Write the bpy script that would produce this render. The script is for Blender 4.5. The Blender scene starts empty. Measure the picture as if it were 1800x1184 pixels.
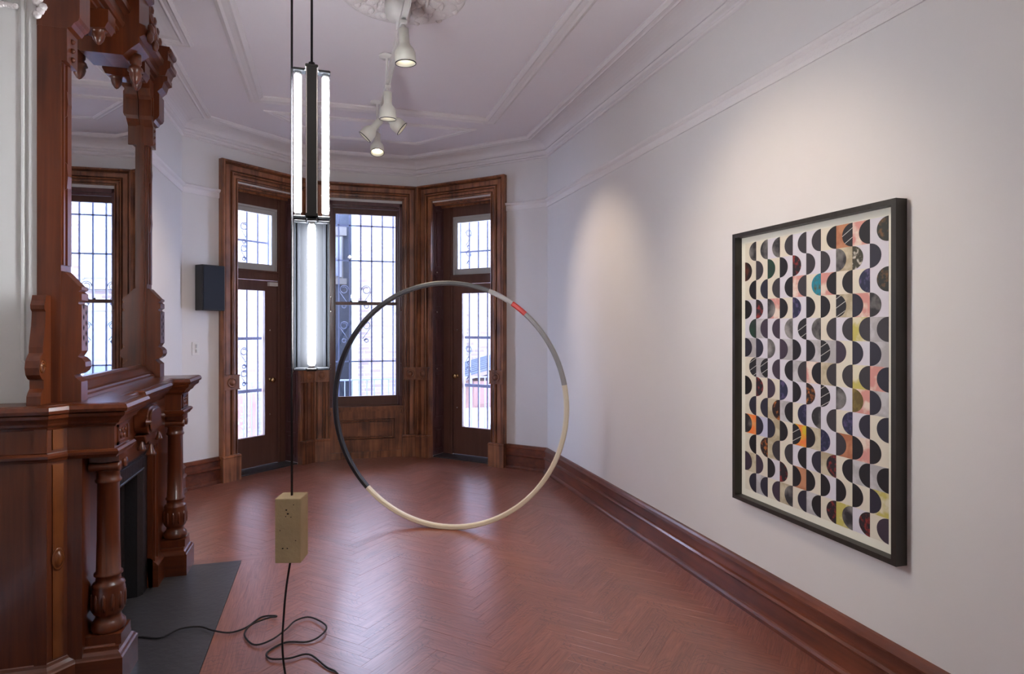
import bpy, bmesh, math, random
from mathutils import Vector, Matrix

scene = bpy.context.scene
col = scene.collection
rad = math.radians
random.seed(7)

# ------------------------------------------------------------------ camera
FPX, YAW, HORIZON, EYE = 1102.0, rad(16.21), 572.1, 1.5
cd = bpy.data.cameras.new('camera')
cd.sensor_width = 36.0
cd.lens = 36.0 * FPX / 1800.0
cd.shift_y = -(592.0 - HORIZON) / 1800.0
cd.clip_start = 0.05
cam = bpy.data.objects.new('camera', cd)
cam.location = (0, 0, EYE)
cam.rotation_euler = (rad(90), 0, -YAW)
col.objects.link(cam)
scene.camera = cam

# ------------------------------------------------------------------ world, exposure
w = bpy.data.worlds.new('overcast_sky')
scene.world = w
w.use_nodes = True
bg = w.node_tree.nodes['Background']
bg.inputs[0].default_value = (0.76, 0.83, 1.14, 1)
bg.inputs[1].default_value = 18.5
scene.view_settings.view_transform = 'Standard'
scene.view_settings.look = 'None'
scene.view_settings.gamma = 1.0
scene.view_settings.use_curve_mapping = False
scene.view_settings.exposure = 0.75


# ------------------------------------------------------------------ helpers
def lin(r, g, b):
    f = lambda c: (c / 255 / 12.92) if c / 255 <= 0.04045 else ((c / 255 + 0.055) / 1.055) ** 2.4
    return (f(r), f(g), f(b), 1)


MW = {}


class MB:
    """collects geometry; build() makes ONE mesh object"""

    def __init__(self, xf=None):
        self.v, self.f, self.s = [], [], []
        self.xf = xf

    def add(self, vs, fs, smooth=False):
        b = len(self.v)
        for p in vs:
            p = Vector(p)
            if self.xf is not None:
                p = self.xf @ p
            self.v.append(p)
        for f in fs:
            self.f.append([b + i for i in f])
            self.s.append(smooth)
        return self

    def box(self, x0, x1, y0, y1, z0, z1):
        return self.add([(x0, y0, z0), (x1, y0, z0), (x1, y1, z0), (x0, y1, z0), (x0, y0, z1), (x1, y0, z1), (x1, y1, z1), (x0, y1, z1)],
                        [(0, 3, 2, 1), (4, 5, 6, 7), (0, 1, 5, 4), (1, 2, 6, 5), (2, 3, 7, 6), (3, 0, 4, 7)])

    def prism(self, poly, a, b, m=lambda u, v, w: (u, v, w), smooth=False):
        n = len(poly)
        vs = [m(p[0], p[1], a) for p in poly] + [m(p[0], p[1], b) for p in poly]
        fs = [(i, (i + 1) % n, n + (i + 1) % n, n + i) for i in range(n)]
        self.add(vs, fs, smooth)
        k = len(self.v) - 2 * n
        self.f += [[k + i for i in range(n)][::-1], [k + n + i for i in range(n)]]
        self.s += [False, False]
        return self

    def lathe(self, prof, c=(0, 0, 0), n=24, smooth=True, m=None, caps=True):
        vs, fs = [], []
        for r, z in prof:
            for i in range(n):
                a = 2 * math.pi * i / n
                p = (r * math.cos(a), r * math.sin(a), z)
                if m:
                    p = m(p)
                vs.append((c[0] + p[0], c[1] + p[1], c[2] + p[2]))
        for j in range(len(prof) - 1):
            for i in range(n):
                fs.append((j * n + i, j * n + (i + 1) % n, (j + 1) * n + (i + 1) % n, (j + 1) * n + i))
        self.add(vs, fs, smooth)
        if not caps:
            return self
        k = len(self.v) - len(vs)
        self.f += [[k + i for i in range(n)][::-1], [k + (len(prof) - 1) * n + i for i in range(n)]]
        self.s += [False, False]
        return self

    def tube(self, pts, r, n=8, closed=False):
        pts = [Vector(p) for p in pts]
        vs, fs, N = [], [], len(pts)
        up = None
        for i, p in enumerate(pts):
            if closed:
                d = pts[(i + 1) % N] - pts[i - 1]
            else:
                d = pts[min(i + 1, N - 1)] - pts[max(i - 1, 0)]
            d.normalize()
            if up is None:
                up = Vector((0, 0, 1)) if abs(d.z) < 0.9 else Vector((1, 0, 0))
            side = d.cross(up).normalized()
            up = side.cross(d).normalized()
            rr = r[i] if isinstance(r, (list, tuple)) else r
            for k in range(n):
                a = 2 * math.pi * k / n
                vs.append(p + side * (rr * math.cos(a)) + up * (rr * math.sin(a)))
        for i in range(N if closed else N - 1):
            j = (i + 1) % N
            for k in range(n):
                fs.append((i * n + k, i * n + (k + 1) % n, j * n + (k + 1) % n, j * n + k))
        self.add(vs, fs, True)
        if not closed:
            b = len(self.v) - len(vs)
            self.f += [[b + i for i in range(n)][::-1], [b + (N - 1) * n + i for i in range(n)]]
            self.s += [False, False]
        return self

    def sweep(self, path, prof, m=lambda u, v, h: (u, v, h), closed=False, right=False):
        """path: plan polyline; prof: (offset, height); offset goes to the left of the path (right=True: to the right)"""
        P = [Vector((p[0], p[1])) for p in path]
        N = len(P)
        sg = -1 if right else 1
        mit = []
        for i in range(N):
            def nrm(a, b):
                d = (b - a).normalized()
                return Vector((-d.y, d.x)) * sg
            if closed or 0 < i < N - 1:
                n1, n2 = nrm(P[i - 1], P[i]), nrm(P[i], P[(i + 1) % N])
                mm = n1 + n2
                mm = mm / max(0.15, mm.dot(n1))
            else:
                mm = nrm(P[0], P[1]) if i == 0 else nrm(P[-2], P[-1])
            mit.append(mm)
        K = len(prof)
        vs = [m(P[i].x + mit[i].x * o, P[i].y + mit[i].y * o, h) for i in range(N) for o, h in prof]
        fs = []
        for i in range(N if closed else N - 1):
            j = (i + 1) % N
            for k in range(K):
                l = (k + 1) % K
                fs.append((i * K + k, j * K + k, j * K + l, i * K + l))
        self.add(vs, fs)
        if not closed:
            b = len(self.v) - len(vs)
            self.f += [[b + i for i in range(K)], [b + (N - 1) * K + i for i in range(K)][::-1]]
            self.s += [False, False]
        return self

    def build(self, name, mat, parent=None, bevel=0.0, seg=1):
        me = bpy.data.meshes.new(name)
        if parent is not None:
            mw = MW[parent]
        else:
            xs = [p.x for p in self.v]
            ys = [p.y for p in self.v]
            mw = Matrix.Translation(((min(xs) + max(xs)) / 2, (min(ys) + max(ys)) / 2, min(p.z for p in self.v)))
        inv = mw.inverted()
        me.from_pydata([inv @ p for p in self.v], [], self.f)
        me.polygons.foreach_set('use_smooth', self.s)
        bm = bmesh.new()
        bm.from_mesh(me)
        bmesh.ops.recalc_face_normals(bm, faces=bm.faces)
        bm.to_mesh(me)
        bm.free()
        me.materials.append(mat)
        o = bpy.data.objects.new(name, me)
        col.objects.link(o)
        if parent is not None:
            o.parent = parent
        else:
            o.matrix_basis = mw
        MW[o] = mw
        if bevel:
            md = o.modifiers.new('bevel', 'BEVEL')
            md.width = bevel
            md.segments = seg
            md.limit_method = 'ANGLE'
            md.angle_limit = rad(40)
        return o


def tag(o, label=None, cat=None, group=None, kind=None):
    if label:
        o['label'] = label
    if cat:
        o['category'] = cat
    if group:
        o['group'] = group
    if kind:
        o['kind'] = kind
    return o


def thing(name, label, cat, loc, mtx=None, group=None, kind=None):
    o = bpy.data.objects.new(name, None)
    o.empty_display_size = 0.1
    m = Matrix.Translation(loc) if mtx is None else mtx
    o.matrix_basis = m
    col.objects.link(o)
    MW[o] = m
    return tag(o, label, cat, group, kind)


def struct(o, label, cat='wall'):
    return tag(o, label, cat, kind='structure')


# ------------------------------------------------------------------ materials
def new_mat(name):
    m = bpy.data.materials.new(name)
    m.use_nodes = True
    nt = m.node_tree
    return m, nt, nt.nodes['Principled BSDF']


def N(nt, typ, **kw):
    n = nt.nodes.new(typ)
    for k, v in kw.items():
        setattr(n, k, v)
    return n


def plain(name, rgb, rough=0.5, metal=0.0, spec=0.5, bump=0.0, bscale=60.0, vary=0.0, coat=0.0):
    m, nt, p = new_mat(name)
    p.inputs['Base Color'].default_value = rgb
    p.inputs['Roughness'].default_value = rough
    p.inputs['Metallic'].default_value = metal
    p.inputs['Specular IOR Level'].default_value = spec
    p.inputs['Coat Weight'].default_value = coat
    tc = N(nt, 'ShaderNodeTexCoord')
    if vary:
        no = N(nt, 'ShaderNodeTexNoise')
        no.inputs['Scale'].default_value = bscale * 0.15
        no.inputs['Detail'].default_value = 5
        nt.links.new(tc.outputs['Object'], no.inputs['Vector'])
        mx = N(nt, 'ShaderNodeMix', data_type='RGBA')
        mx.inputs[6].default_value = tuple(c * (1 - vary) for c in rgb[:3]) + (1,)
        mx.inputs[7].default_value = tuple(min(1, c * (1 + vary)) for c in rgb[:3]) + (1,)
        nt.links.new(no.outputs['Fac'], mx.inputs[0])
        nt.links.new(mx.outputs[2], p.inputs['Base Color'])
    if bump:
        nb = N(nt, 'ShaderNodeTexNoise')
        nb.inputs['Scale'].default_value = bscale
        nb.inputs['Detail'].default_value = 4
        nt.links.new(tc.outputs['Object'], nb.inputs['Vector'])
        b = N(nt, 'ShaderNodeBump')
        b.inputs['Strength'].default_value = bump
        b.inputs['Distance'].default_value = 0.004
        nt.links.new(nb.outputs['Fac'], b.inputs['Height'])
        nt.links.new(b.outputs['Normal'], p.inputs['Normal'])
    return m


def wood(name, dark, light, rough=0.35, axis='z', scale=1.0, coat=0.0, contrast=1.0, blotch=0.5):
    m, nt, p = new_mat(name)
    tc = N(nt, 'ShaderNodeTexCoord')
    mp = N(nt, 'ShaderNodeMapping')
    s = {'z': (38, 38, 2.2), 'y': (38, 2.2, 38), 'x': (2.2, 38, 38)}[axis]
    mp.inputs['Scale'].default_value = tuple(c * scale for c in s)
    nt.links.new(tc.outputs['Object'], mp.inputs['Vector'])
    n1 = N(nt, 'ShaderNodeTexNoise')
    n1.inputs['Scale'].default_value = 1.0
    n1.inputs['Detail'].default_value = 6
    n1.inputs['Distortion'].default_value = 0.6
    nt.links.new(mp.outputs[0], n1.inputs['Vector'])
    n2 = N(nt, 'ShaderNodeTexNoise')
    n2.inputs['Scale'].default_value = 4.0
    n2.inputs['Detail'].default_value = 3
    nt.links.new(tc.outputs['Object'], n2.inputs['Vector'])
    add = N(nt, 'ShaderNodeMath', operation='MULTIPLY_ADD')
    nt.links.new(n2.outputs['Fac'], add.inputs[0])
    add.inputs[1].default_value = blotch
    nt.links.new(n1.outputs['Fac'], add.inputs[2])
    mr = N(nt, 'ShaderNodeMapRange')
    c = 0.5 + blotch * 0.5
    mr.inputs[1].default_value = c - 0.28 / contrast
    mr.inputs[2].default_value = c + 0.28 / contrast
    nt.links.new(add.outputs[0], mr.inputs[0])
    mx = N(nt, 'ShaderNodeMix', data_type='RGBA')
    mx.inputs[6].default_value = dark
    mx.inputs[7].default_value = light
    nt.links.new(mr.outputs[0], mx.inputs[0])
    nt.links.new(mx.outputs[2], p.inputs['Base Color'])
    p.inputs['Roughness'].default_value = rough
    p.inputs['Coat Weight'].default_value = coat
    p.inputs['Coat Roughness'].default_value = 0.15
    b = N(nt, 'ShaderNodeBump')
    b.inputs['Strength'].default_value = 0.12
    b.inputs['Distance'].default_value = 0.002
    nt.links.new(n1.outputs['Fac'], b.inputs['Height'])
    nt.links.new(b.outputs['Normal'], p.inputs['Normal'])
    return m


def glass(name, tint=(1, 1, 1, 1), refl=1.0):
    m = bpy.data.materials.new(name)
    m.use_nodes = True
    nt = m.node_tree
    nt.nodes.clear()
    out = N(nt, 'ShaderNodeOutputMaterial')
    tr = N(nt, 'ShaderNodeBsdfTransparent')
    tr.inputs[0].default_value = tint
    gl = N(nt, 'ShaderNodeBsdfGlossy')
    gl.inputs['Roughness'].default_value = 0.0
    fr = N(nt, 'ShaderNodeFresnel')
    fr.inputs[0].default_value = 1.5
    mu = N(nt, 'ShaderNodeMath', operation='MULTIPLY')
    mu.inputs[1].default_value = refl
    nt.links.new(fr.outputs[0], mu.inputs[0])
    mx = N(nt, 'ShaderNodeMixShader')
    nt.links.new(mu.outputs[0], mx.inputs[0])
    nt.links.new(tr.outputs[0], mx.inputs[1])
    nt.links.new(gl.outputs[0], mx.inputs[2])
    nt.links.new(mx.outputs[0], out.inputs[0])
    return m


def emit(name, rgb, strength):
    m = bpy.data.materials.new(name)
    m.use_nodes = True
    nt = m.node_tree
    nt.nodes.clear()
    out = N(nt, 'ShaderNodeOutputMaterial')
    e = N(nt, 'ShaderNodeEmission')
    e.inputs[0].default_value = rgb
    e.inputs[1].default_value = strength
    nt.links.new(e.outputs[0], out.inputs[0])
    return m


def brick_mat(name, c1, c2, mortar, rx=0.0, rz=0.0, bump=0.6):
    m, nt, p = new_mat(name)
    tc = N(nt, 'ShaderNodeTexCoord')
    mp = N(nt, 'ShaderNodeMapping')
    mp.inputs['Rotation'].default_value = (rx, 0, rz)
    nt.links.new(tc.outputs['Object'], mp.inputs['Vector'])
    b = N(nt, 'ShaderNodeTexBrick')
    b.inputs['Color1'].default_value = c1
    b.inputs['Color2'].default_value = c2
    b.inputs['Mortar'].default_value = mortar
    b.inputs['Scale'].default_value = 1.0
    b.inputs['Mortar Size'].default_value = 0.008
    b.inputs['Brick Width'].default_value = 0.21
    b.inputs['Row Height'].default_value = 0.07
    b.inputs['Bias'].default_value = 0.2
    nt.links.new(mp.outputs[0], b.inputs['Vector'])
    nt.links.new(b.outputs['Color'], p.inputs['Base Color'])
    p.inputs['Roughness'].default_value = 0.9
    return m


M = {}
M['wall'] = plain('wall_paint', (0.70, 0.67, 0.655, 1), 0.6, bump=0.05, bscale=25, vary=0.02)
M['ceiling'] = plain('ceiling_paint', (0.80, 0.755, 0.78, 1), 0.7, bump=0.05, bscale=20)
M['plaster'] = plain('trim_plaster_paint', (0.76, 0.72, 0.72, 1), 0.55)
M['relief'] = plain('moulded_plaster_paint', (0.76, 0.72, 0.71, 1), 0.55, bump=1.0, bscale=90)
M['white_gloss'] = plain('pier_gloss_paint', (0.74, 0.75, 0.74, 1), 0.35, bump=0.08, bscale=12)
M['mahog'] = wood('dark_mahogany', (0.048, 0.0095, 0.003, 1), (0.135, 0.030, 0.008, 1), 0.32, 'z', coat=0.25)
M['mahog_y'] = wood('dark_mahogany_level', (0.048, 0.0095, 0.003, 1), (0.135, 0.030, 0.008, 1), 0.3, 'y', coat=0.3)
M['mahog_x'] = wood('dark_mahogany_side', (0.048, 0.0095, 0.003, 1), (0.135, 0.030, 0.008, 1), 0.3, 'x', coat=0.3)
M['burl'] = wood('burl_veneer', (0.06, 0.014, 0.004, 1), (0.17, 0.046, 0.010, 1), 0.25, 'z', 0.5, coat=0.4, contrast=1.6, blotch=1.0)
M['casing'] = wood('worn_casing_wood', (0.085, 0.028, 0.015, 1), (0.37, 0.140, 0.058, 1), 0.38, 'z', 0.8, coat=0.15, contrast=1.1, blotch=0.9)
M['baseboard'] = wood('baseboard_wood', (0.060, 0.014, 0.008, 1), (0.19, 0.050, 0.022, 1), 0.33, 'y', 0.6, coat=0.3, blotch=0.8)
M['doorpaint'] = wood('brown_door_wood', (0.105, 0.044, 0.030, 1), (0.150, 0.066, 0.045, 1), 0.4, 'z', 0.7)
M['shutter'] = wood('plum_shutter_wood', (0.065, 0.025, 0.026, 1), (0.135, 0.055, 0.050, 1), 0.33, 'z', 0.7, coat=0.2)
M['sashwhite'] = plain('grey_white_sash_paint', (0.52, 0.52, 0.50, 1), 0.5)
M['glass'] = glass('window_glass', (0.93, 0.97, 1, 1), 1.0)
M['oldglass'] = glass('wavy_old_glass', (0.93, 0.97, 1, 1), 1.4)
M['mirror'] = plain('mirror_silver', (0.80, 0.80, 0.82, 1), 0.012, metal=1.0)
M['slate'] = plain('dark_slate', (0.012, 0.011, 0.013, 1), 0.38, bump=0.5, bscale=40, vary=0.4)
M['hearth'] = plain('hearth_slate', (0.040, 0.038, 0.042, 1), 0.42, bump=0.5, bscale=30, vary=0.4)
M['soot'] = plain('soot_black', (0.003, 0.003, 0.003, 1), 0.9)
M['iron'] = plain('black_iron', (0.02, 0.022, 0.03, 1), 0.5, metal=0.3)
M['grille'] = plain('glare_tinted_iron', (0.075, 0.090, 0.155, 1), 0.55)  # black iron lifted to blue-grey, daylight glare put into the colour
M['brass'] = plain('aged_brass', (0.70, 0.52, 0.25, 1), 0.2, metal=1.0)
M['chrome'] = plain('pale_metal', (0.75, 0.74, 0.72, 1), 0.2, metal=1.0)
M['black'] = plain('satin_black_metal', (0.012, 0.014, 0.018, 1), 0.4, coat=0.1)
M['navy'] = plain('black_cloth_front', (0.008, 0.011, 0.020, 1), 0.75)
M['cable'] = plain('black_woven_cable', (0.010, 0.009, 0.011, 1), 0.7)
M['alu'] = plain('grey_reflector_enamel', (0.010, 0.011, 0.013, 1), 0.6, spec=0.1)
M['tube'] = emit('lit_fluorescent_glass', (0.93, 0.95, 1.0, 1), 100.0)
M['tubecap'] = plain('tube_end_cap', (0.5, 0.5, 0.5, 1), 0.4, metal=0.6)
M['concrete'] = plain('cast_concrete', lin(192, 172, 132), 0.85, bump=0.5, bscale=70, vary=0.22)
M['tracklamp'] = plain('cream_lamp_enamel', (0.70, 0.69, 0.60, 1), 0.35, coat=0.2)
M['bulb'] = emit('warm_lamp_face', (1.0, 0.86, 0.62, 1), 14.0)
M['offwhite'] = plain('white_plastic', (0.72, 0.70, 0.67, 1), 0.4)
M['frame'] = wood('ebonised_frame', (0.010, 0.008, 0.006, 1), (0.030, 0.024, 0.017, 1), 0.45, 'z', 0.7)
M['matboard'] = plain('cream_mat_board', (0.78, 0.75, 0.64, 1), 0.8)


def floor_mat():
    m, nt, p = new_mat('stained_oak_parquet')
    at = N(nt, 'ShaderNodeAttribute', attribute_name='gc')
    oi = N(nt, 'ShaderNodeObjectInfo')
    ge = N(nt, 'ShaderNodeNewGeometry')
    ad = N(nt, 'ShaderNodeMath', operation='ADD')
    nt.links.new(oi.outputs['Random'], ad.inputs[0])
    nt.links.new(ge.outputs['Random Per Island'], ad.inputs[1])
    fr = N(nt, 'ShaderNodeMath', operation='FRACT')
    nt.links.new(ad.outputs[0], fr.inputs[0])
    sc = N(nt, 'ShaderNodeVectorMath', operation='SCALE')
    sc.inputs[0].default_value = (13.0, 7.0, 29.0)
    nt.links.new(fr.outputs[0], sc.inputs['Scale'])
    av = N(nt, 'ShaderNodeVectorMath', operation='ADD')
    nt.links.new(at.outputs['Vector'], av.inputs[0])
    nt.links.new(sc.outputs[0], av.inputs[1])
    mp = N(nt, 'ShaderNodeMapping')
    mp.inputs['Scale'].default_value = (5, 75, 1)
    nt.links.new(av.outputs[0], mp.inputs['Vector'])
    n1 = N(nt, 'ShaderNodeTexNoise')
    n1.inputs['Scale'].default_value = 1.0
    n1.inputs['Detail'].default_value = 5
    n1.inputs['Distortion'].default_value = 1.6
    nt.links.new(mp.outputs[0], n1.inputs['Vector'])
    rp = N(nt, 'ShaderNodeValToRGB')
    e = rp.color_ramp.elements
    e[0].position, e[0].color = 0.30, (0.175, 0.054, 0.034, 1)
    e[1].position, e[1].color = 0.58, (0.285, 0.094, 0.056, 1)
    e2 = rp.color_ramp.elements.new(0.85)
    e2.color = (0.35, 0.128, 0.078, 1)
    nt.links.new(n1.outputs['Fac'], rp.inputs[0])
    mr = N(nt, 'ShaderNodeMapRange')
    mr.inputs[3].default_value = 0.90
    mr.inputs[4].default_value = 1.08
    nt.links.new(fr.outputs[0], mr.inputs[0])
    # dark cathedral grain on part of each board
    mp2 = N(nt, 'ShaderNodeMapping')
    mp2.inputs['Scale'].default_value = (3.2, 13, 1)
    sc2 = N(nt, 'ShaderNodeVectorMath', operation='SCALE')
    sc2.inputs[0].default_value = (0.55, 0.06, 0.0)
    nt.links.new(fr.outputs[0], sc2.inputs['Scale'])
    av2 = N(nt, 'ShaderNodeVectorMath', operation='ADD')
    nt.links.new(at.outputs['Vector'], av2.inputs[0])
    nt.links.new(sc2.outputs[0], av2.inputs[1])
    nt.links.new(av2.outputs[0], mp2.inputs['Vector'])
    wv = N(nt, 'ShaderNodeTexWave', wave_type='RINGS', rings_direction='SPHERICAL')
    wv.inputs['Scale'].default_value = 2.6
    wv.inputs['Distortion'].default_value = 5.0
    wv.inputs['Detail'].default_value = 2.0
    nt.links.new(mp2.outputs[0], wv.inputs['Vector'])
    vr = N(nt, 'ShaderNodeMapRange')
    vr.inputs[1].default_value, vr.inputs[2].default_value = 0.0, 0.16
    nt.links.new(wv.outputs['Fac'], vr.inputs[0])
    nm = N(nt, 'ShaderNodeTexNoise')
    nm.inputs['Scale'].default_value = 3.5
    nt.links.new(av.outputs[0], nm.inputs['Vector'])
    nr = N(nt, 'ShaderNodeMapRange')
    nr.inputs[1].default_value, nr.inputs[2].default_value = 0.50, 0.62
    nt.links.new(nm.outputs['Fac'], nr.inputs[0])
    vx = N(nt, 'ShaderNodeMix', data_type='RGBA')
    vx.inputs[6].default_value = (0.60, 0.58, 0.66, 1)
    vx.inputs[7].default_value = (1, 1, 1, 1)
    inv = N(nt, 'ShaderNodeMath', operation='SUBTRACT', use_clamp=True)
    inv.inputs[0].default_value = 1.0
    nt.links.new(nr.outputs[0], inv.inputs[1])
    mxm = N(nt, 'ShaderNodeMath', operation='MAXIMUM')
    nt.links.new(vr.outputs[0], mxm.inputs[0])
    nt.links.new(inv.outputs[0], mxm.inputs[1])
    nt.links.new(mxm.outputs[0], vx.inputs[0])
    cm = N(nt, 'ShaderNodeVectorMath', operation='MULTIPLY')
    nt.links.new(rp.outputs[0], cm.inputs[0])
    nt.links.new(vx.outputs[2], cm.inputs[1])
    vm = N(nt, 'ShaderNodeVectorMath', operation='SCALE')
    nt.links.new(cm.outputs[0], vm.inputs[0])
    nt.links.new(mr.outputs[0], vm.inputs['Scale'])
    nt.links.new(vm.outputs[0], p.inputs['Base Color'])
    rr = N(nt, 'ShaderNodeMapRange')
    rr.inputs[3].default_value = 0.40
    rr.inputs[4].default_value = 0.27
    nt.links.new(n1.outputs['Fac'], rr.inputs[0])
    nt.links.new(rr.outputs[0], p.inputs['Roughness'])
    p.inputs['Specular IOR Level'].default_value = 0.9
    p.inputs['Coat Weight'].default_value = 0.38
    p.inputs['Coat Roughness'].default_value = 0.27
    b = N(nt, 'ShaderNodeBump')
    b.inputs['Strength'].default_value = 0.25
    b.inputs['Distance'].default_value = 0.0015
    nt.links.new(n1.outputs['Fac'], b.inputs['Height'])
    nt.links.new(b.outputs['Normal'], p.inputs['Normal'])
    return m


M['floor'] = floor_mat()
M['subfloor'] = plain('dark_joint_filler', (0.035, 0.012, 0.009, 1), 0.8)

# ------------------------------------------------------------------ plan of the room
XR, XL, XB, YA = 2.143, -1.291, -1.142, 3.0     # right wall, far left wall, breast front, breast near face
XA, YS = -1.75, -2.6                            # alcove wall, rear wall behind the camera
CR, BR, BL, CL = Vector((XR, 6.069)), Vector((0.97, 7.297)), Vector((-0.185, 7.297)), Vector((XL, 6.307))
YF = 4.40                                       # far face of the chimney breast
ZC = 3.394                                      # ceiling
WT = 0.30                                       # wall thickness


def wall_frame(A, B):
    t = (B - A).normalized()
    n = Vector((t.y, -t.x))
    if n.dot(-A) < 0:
        n = -n
    return Matrix(((t.x, n.x, 0, A.x), (t.y, n.y, 0, A.y), (0, 0, 1, 0), (0, 0, 0, 1))), (B - A).length


XFB, LENB = wall_frame(BL, BR)
XFR, LENR = wall_frame(BR, CR)
XFL, LENL = wall_frame(CL, BL)


def wall_with_opening(name, label, xf, L, s0, s1, z0, z1):
    b = MB(xf)
    e = 0.12
    b.box(-e, s0, -WT, 0, 0, ZC + 0.05)
    b.box(s1, L + e, -WT, 0, 0, ZC + 0.05)
    b.box(s0, s1, -WT, 0, z1, ZC + 0.05)
    if z0 > 0:
        b.box(s0, s1, -WT, -0.11, 0, z0)
    return struct(b.build(name, M['wall'], None), label)


wall_with_opening('wall_bay_left', 'white wall of the bay holding the door beside the black box', XFL, LENL, 0.545, 1.29, 0, 2.90)
wall_with_opening('wall_bay_right', 'white wall of the bay holding the door nearest the framed collage', XFR, LENR, 0.23, 1.03, 0, 2.90)
wall_with_opening('wall_back', 'white wall above the middle bay window', XFB, LENB, 0.185, 0.985, 0.56, 2.90)
struct(MB().box(XR, XR + WT, YS, CR.y + 0.12, 0, ZC + 0.05).build('wall_right', M['wall']), 'long white wall carrying the framed collage')
struct(MB().box(XL - WT, XL, YF - 0.05, CL.y + 0.12, 0, ZC + 0.05).build('wall_left', M['wall']), 'white wall strip between the mantel and the bay')
struct(MB().box(XA - 0.2, XA, YS, YA + 0.5, 0, ZC + 0.05).build('wall_alcove', M['wall']), 'white side wall beyond the near end of the mantel')
# chimney breast, hollow behind the fireplace opening
b = MB()
b.box(XA - 0.1, XB, YA, 3.40, 0, ZC + 0.05).box(XL - WT, XB, 3.95, YF, 0, ZC + 0.05).box(XA - 0.1, XB, 3.40, 3.95, 0.74, ZC + 0.05).box(XA - 0.1, XA + 0.1, 3.40, 3.95, 0, 0.74)
breast = struct(b.build('wall_chimney', M['white_gloss']), 'white painted chimney breast behind the mantel')
# moulded corner pilaster strip on the near face of the breast
b = MB()
b.prism([(XB - 0.03, YA), (XB - 0.03, YA - 0.012), (XB, YA - 0.012), (XB + 0.004, YA)], 1.19, ZC)
b.prism([(-1.205, YA), (-1.20, YA - 0.008), (-1.190, YA - 0.008), (-1.186, YA)], 1.36, ZC)
b.add([(-1.205, YA - 0.001, 1.36), (-1.20, YA - 0.008, 1.36), (-1.190, YA - 0.008, 1.36), (-1.186, YA - 0.001, 1.36),
       (-1.158, YA - 0.001, 1.30), (-1.158, YA - 0.008, 1.305), (-1.156, YA - 0.008, 1.318), (-1.156, YA - 0.001, 1.322)],
      [(0, 1, 5, 4), (1, 2, 6, 5), (2, 3, 7, 6), (0, 4, 7, 3)])
b.build('corner_bead', M['white_gloss'], breast)
b = MB()
for k in range(26):
    x = -1.215 - 0.011 * (k % 13) - random.random() * 0.004
    z = 2.795 + 0.03 * (k // 13) + random.random() * 0.01
    b.lathe([(0.002, 0), (0.010, 0.004), (0.012, 0.012), (0.006, 0.02)], (x, YA - 0.008, z - 0.01), 7, m=lambda p: (p[0], -p[2] * 0.7, p[1]))
for k in range(9):
    b.lathe([(0.003, 0), (0.016, 0.006), (0.018, 0.016), (0.008, 0.03)], (XB + 0.002 + 0.012 * (k % 3) * (1 - k / 12), YA - 0.012, 2.76 + 0.017 * k), 8, m=lambda p: (p[0], -p[2] * 0.7, p[1]))
b.build('acanthus_ornament', M['relief'], breast)
# wall behind the camera
struct(MB().box(XA - 0.2, XR + WT, YS - 0.2, YS, 0, ZC + 0.05).build('wall_front', M['wall']), 'plain white wall at the other end of the room')

# ------------------------------------------------------------------ floor
PL, PW = 0.42, 0.07


def plank_mesh(name, L, W, t=0.012, g=0.0004, c=0.0004):
    x0, x1, y0, y1 = -L / 2 + g / 2, L / 2 - g / 2, -W / 2 + g / 2, W / 2 - g / 2
    v = [(x0, y0, -t), (x1, y0, -t), (x1, y1, -t), (x0, y1, -t), (x0, y0, -c), (x1, y0, -c), (x1, y1, -c), (x0, y1, -c),
         (x0 + c, y0 + c, 0), (x1 - c, y0 + c, 0), (x1 - c, y1 - c, 0), (x0 + c, y1 - c, 0)]
    f = [(0, 1, 5, 4), (1, 2, 6, 5), (2, 3, 7, 6), (3, 0, 4, 7), (4, 5, 9, 8), (5, 6, 10, 9), (6, 7, 11, 10), (7, 4, 8, 11), (8, 9, 10, 11)]
    return v, f


def mesh_gc(name, v, f, gc):
    me = bpy.data.meshes.new(name)
    me.from_pydata(v, [], f)
    a = me.attributes.new('gc', 'FLOAT_VECTOR', 'POINT')
    a.data.foreach_set('vector', [c for p in gc for c in p])
    me.materials.append(M['floor'])
    me.update()
    return me


b = MB()
b.prism([(XA, YS), (XR + 0.02, YS), (XR + 0.02, CR.y), (BR.x + 0.3, BR.y + 0.05), (BR.x + 0.2, 7.6), (BL.x - 0.2, 7.6), (BL.x - 0.3, BL.y + 0.05), (XL - 0.1, CL.y), (XL - 0.1, 3.0), (XA, 3.0)], -0.12, -0.004)
# the slab reaches under the two door recesses
for xf, s0, s1 in ((XFL, 0.545, 1.29), (XFR, 0.23, 1.03)):
    bb = MB(xf).box(s0, s1, -WT, 0.02, -0.12, -0.004)
    b.add(bb.v, bb.f)
floor = struct(b.build('floor', M['subfloor']), 'reddish stained oak parquet floor laid in herringbone', 'floor')


def project(x, y, z):
    s, c = math.sin(YAW), math.cos(YAW)
    D, Lt = x * s + y * c, x * c - y * s
    if D < 0.1:
        return -1e6, -1e6, D
    return 900 + FPX * Lt / D, HORIZON - FPX * (z - EYE) / D, D


HX0, HX1, HY0, HY1 = -0.86, -0.54, 2.2, 4.33     # hearth slab
BORD = -0.30                                     # herringbone starts right of this beside the hearth


def in_room(x, y):
    if y < YS or x > XR - 0.005 or x < XA:
        return False
    if y < HY1 + 0.16 and x < BORD:
        return False
    if x < XL:
        return False
    for A, B in ((CR, BR), (BL, CL)):
        t = (B - A).normalized()
        n = Vector((-t.y, t.x))
        if (Vector((x, y)) - A).dot(n) < -0.02:
            return False
    return y < 7.30


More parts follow.
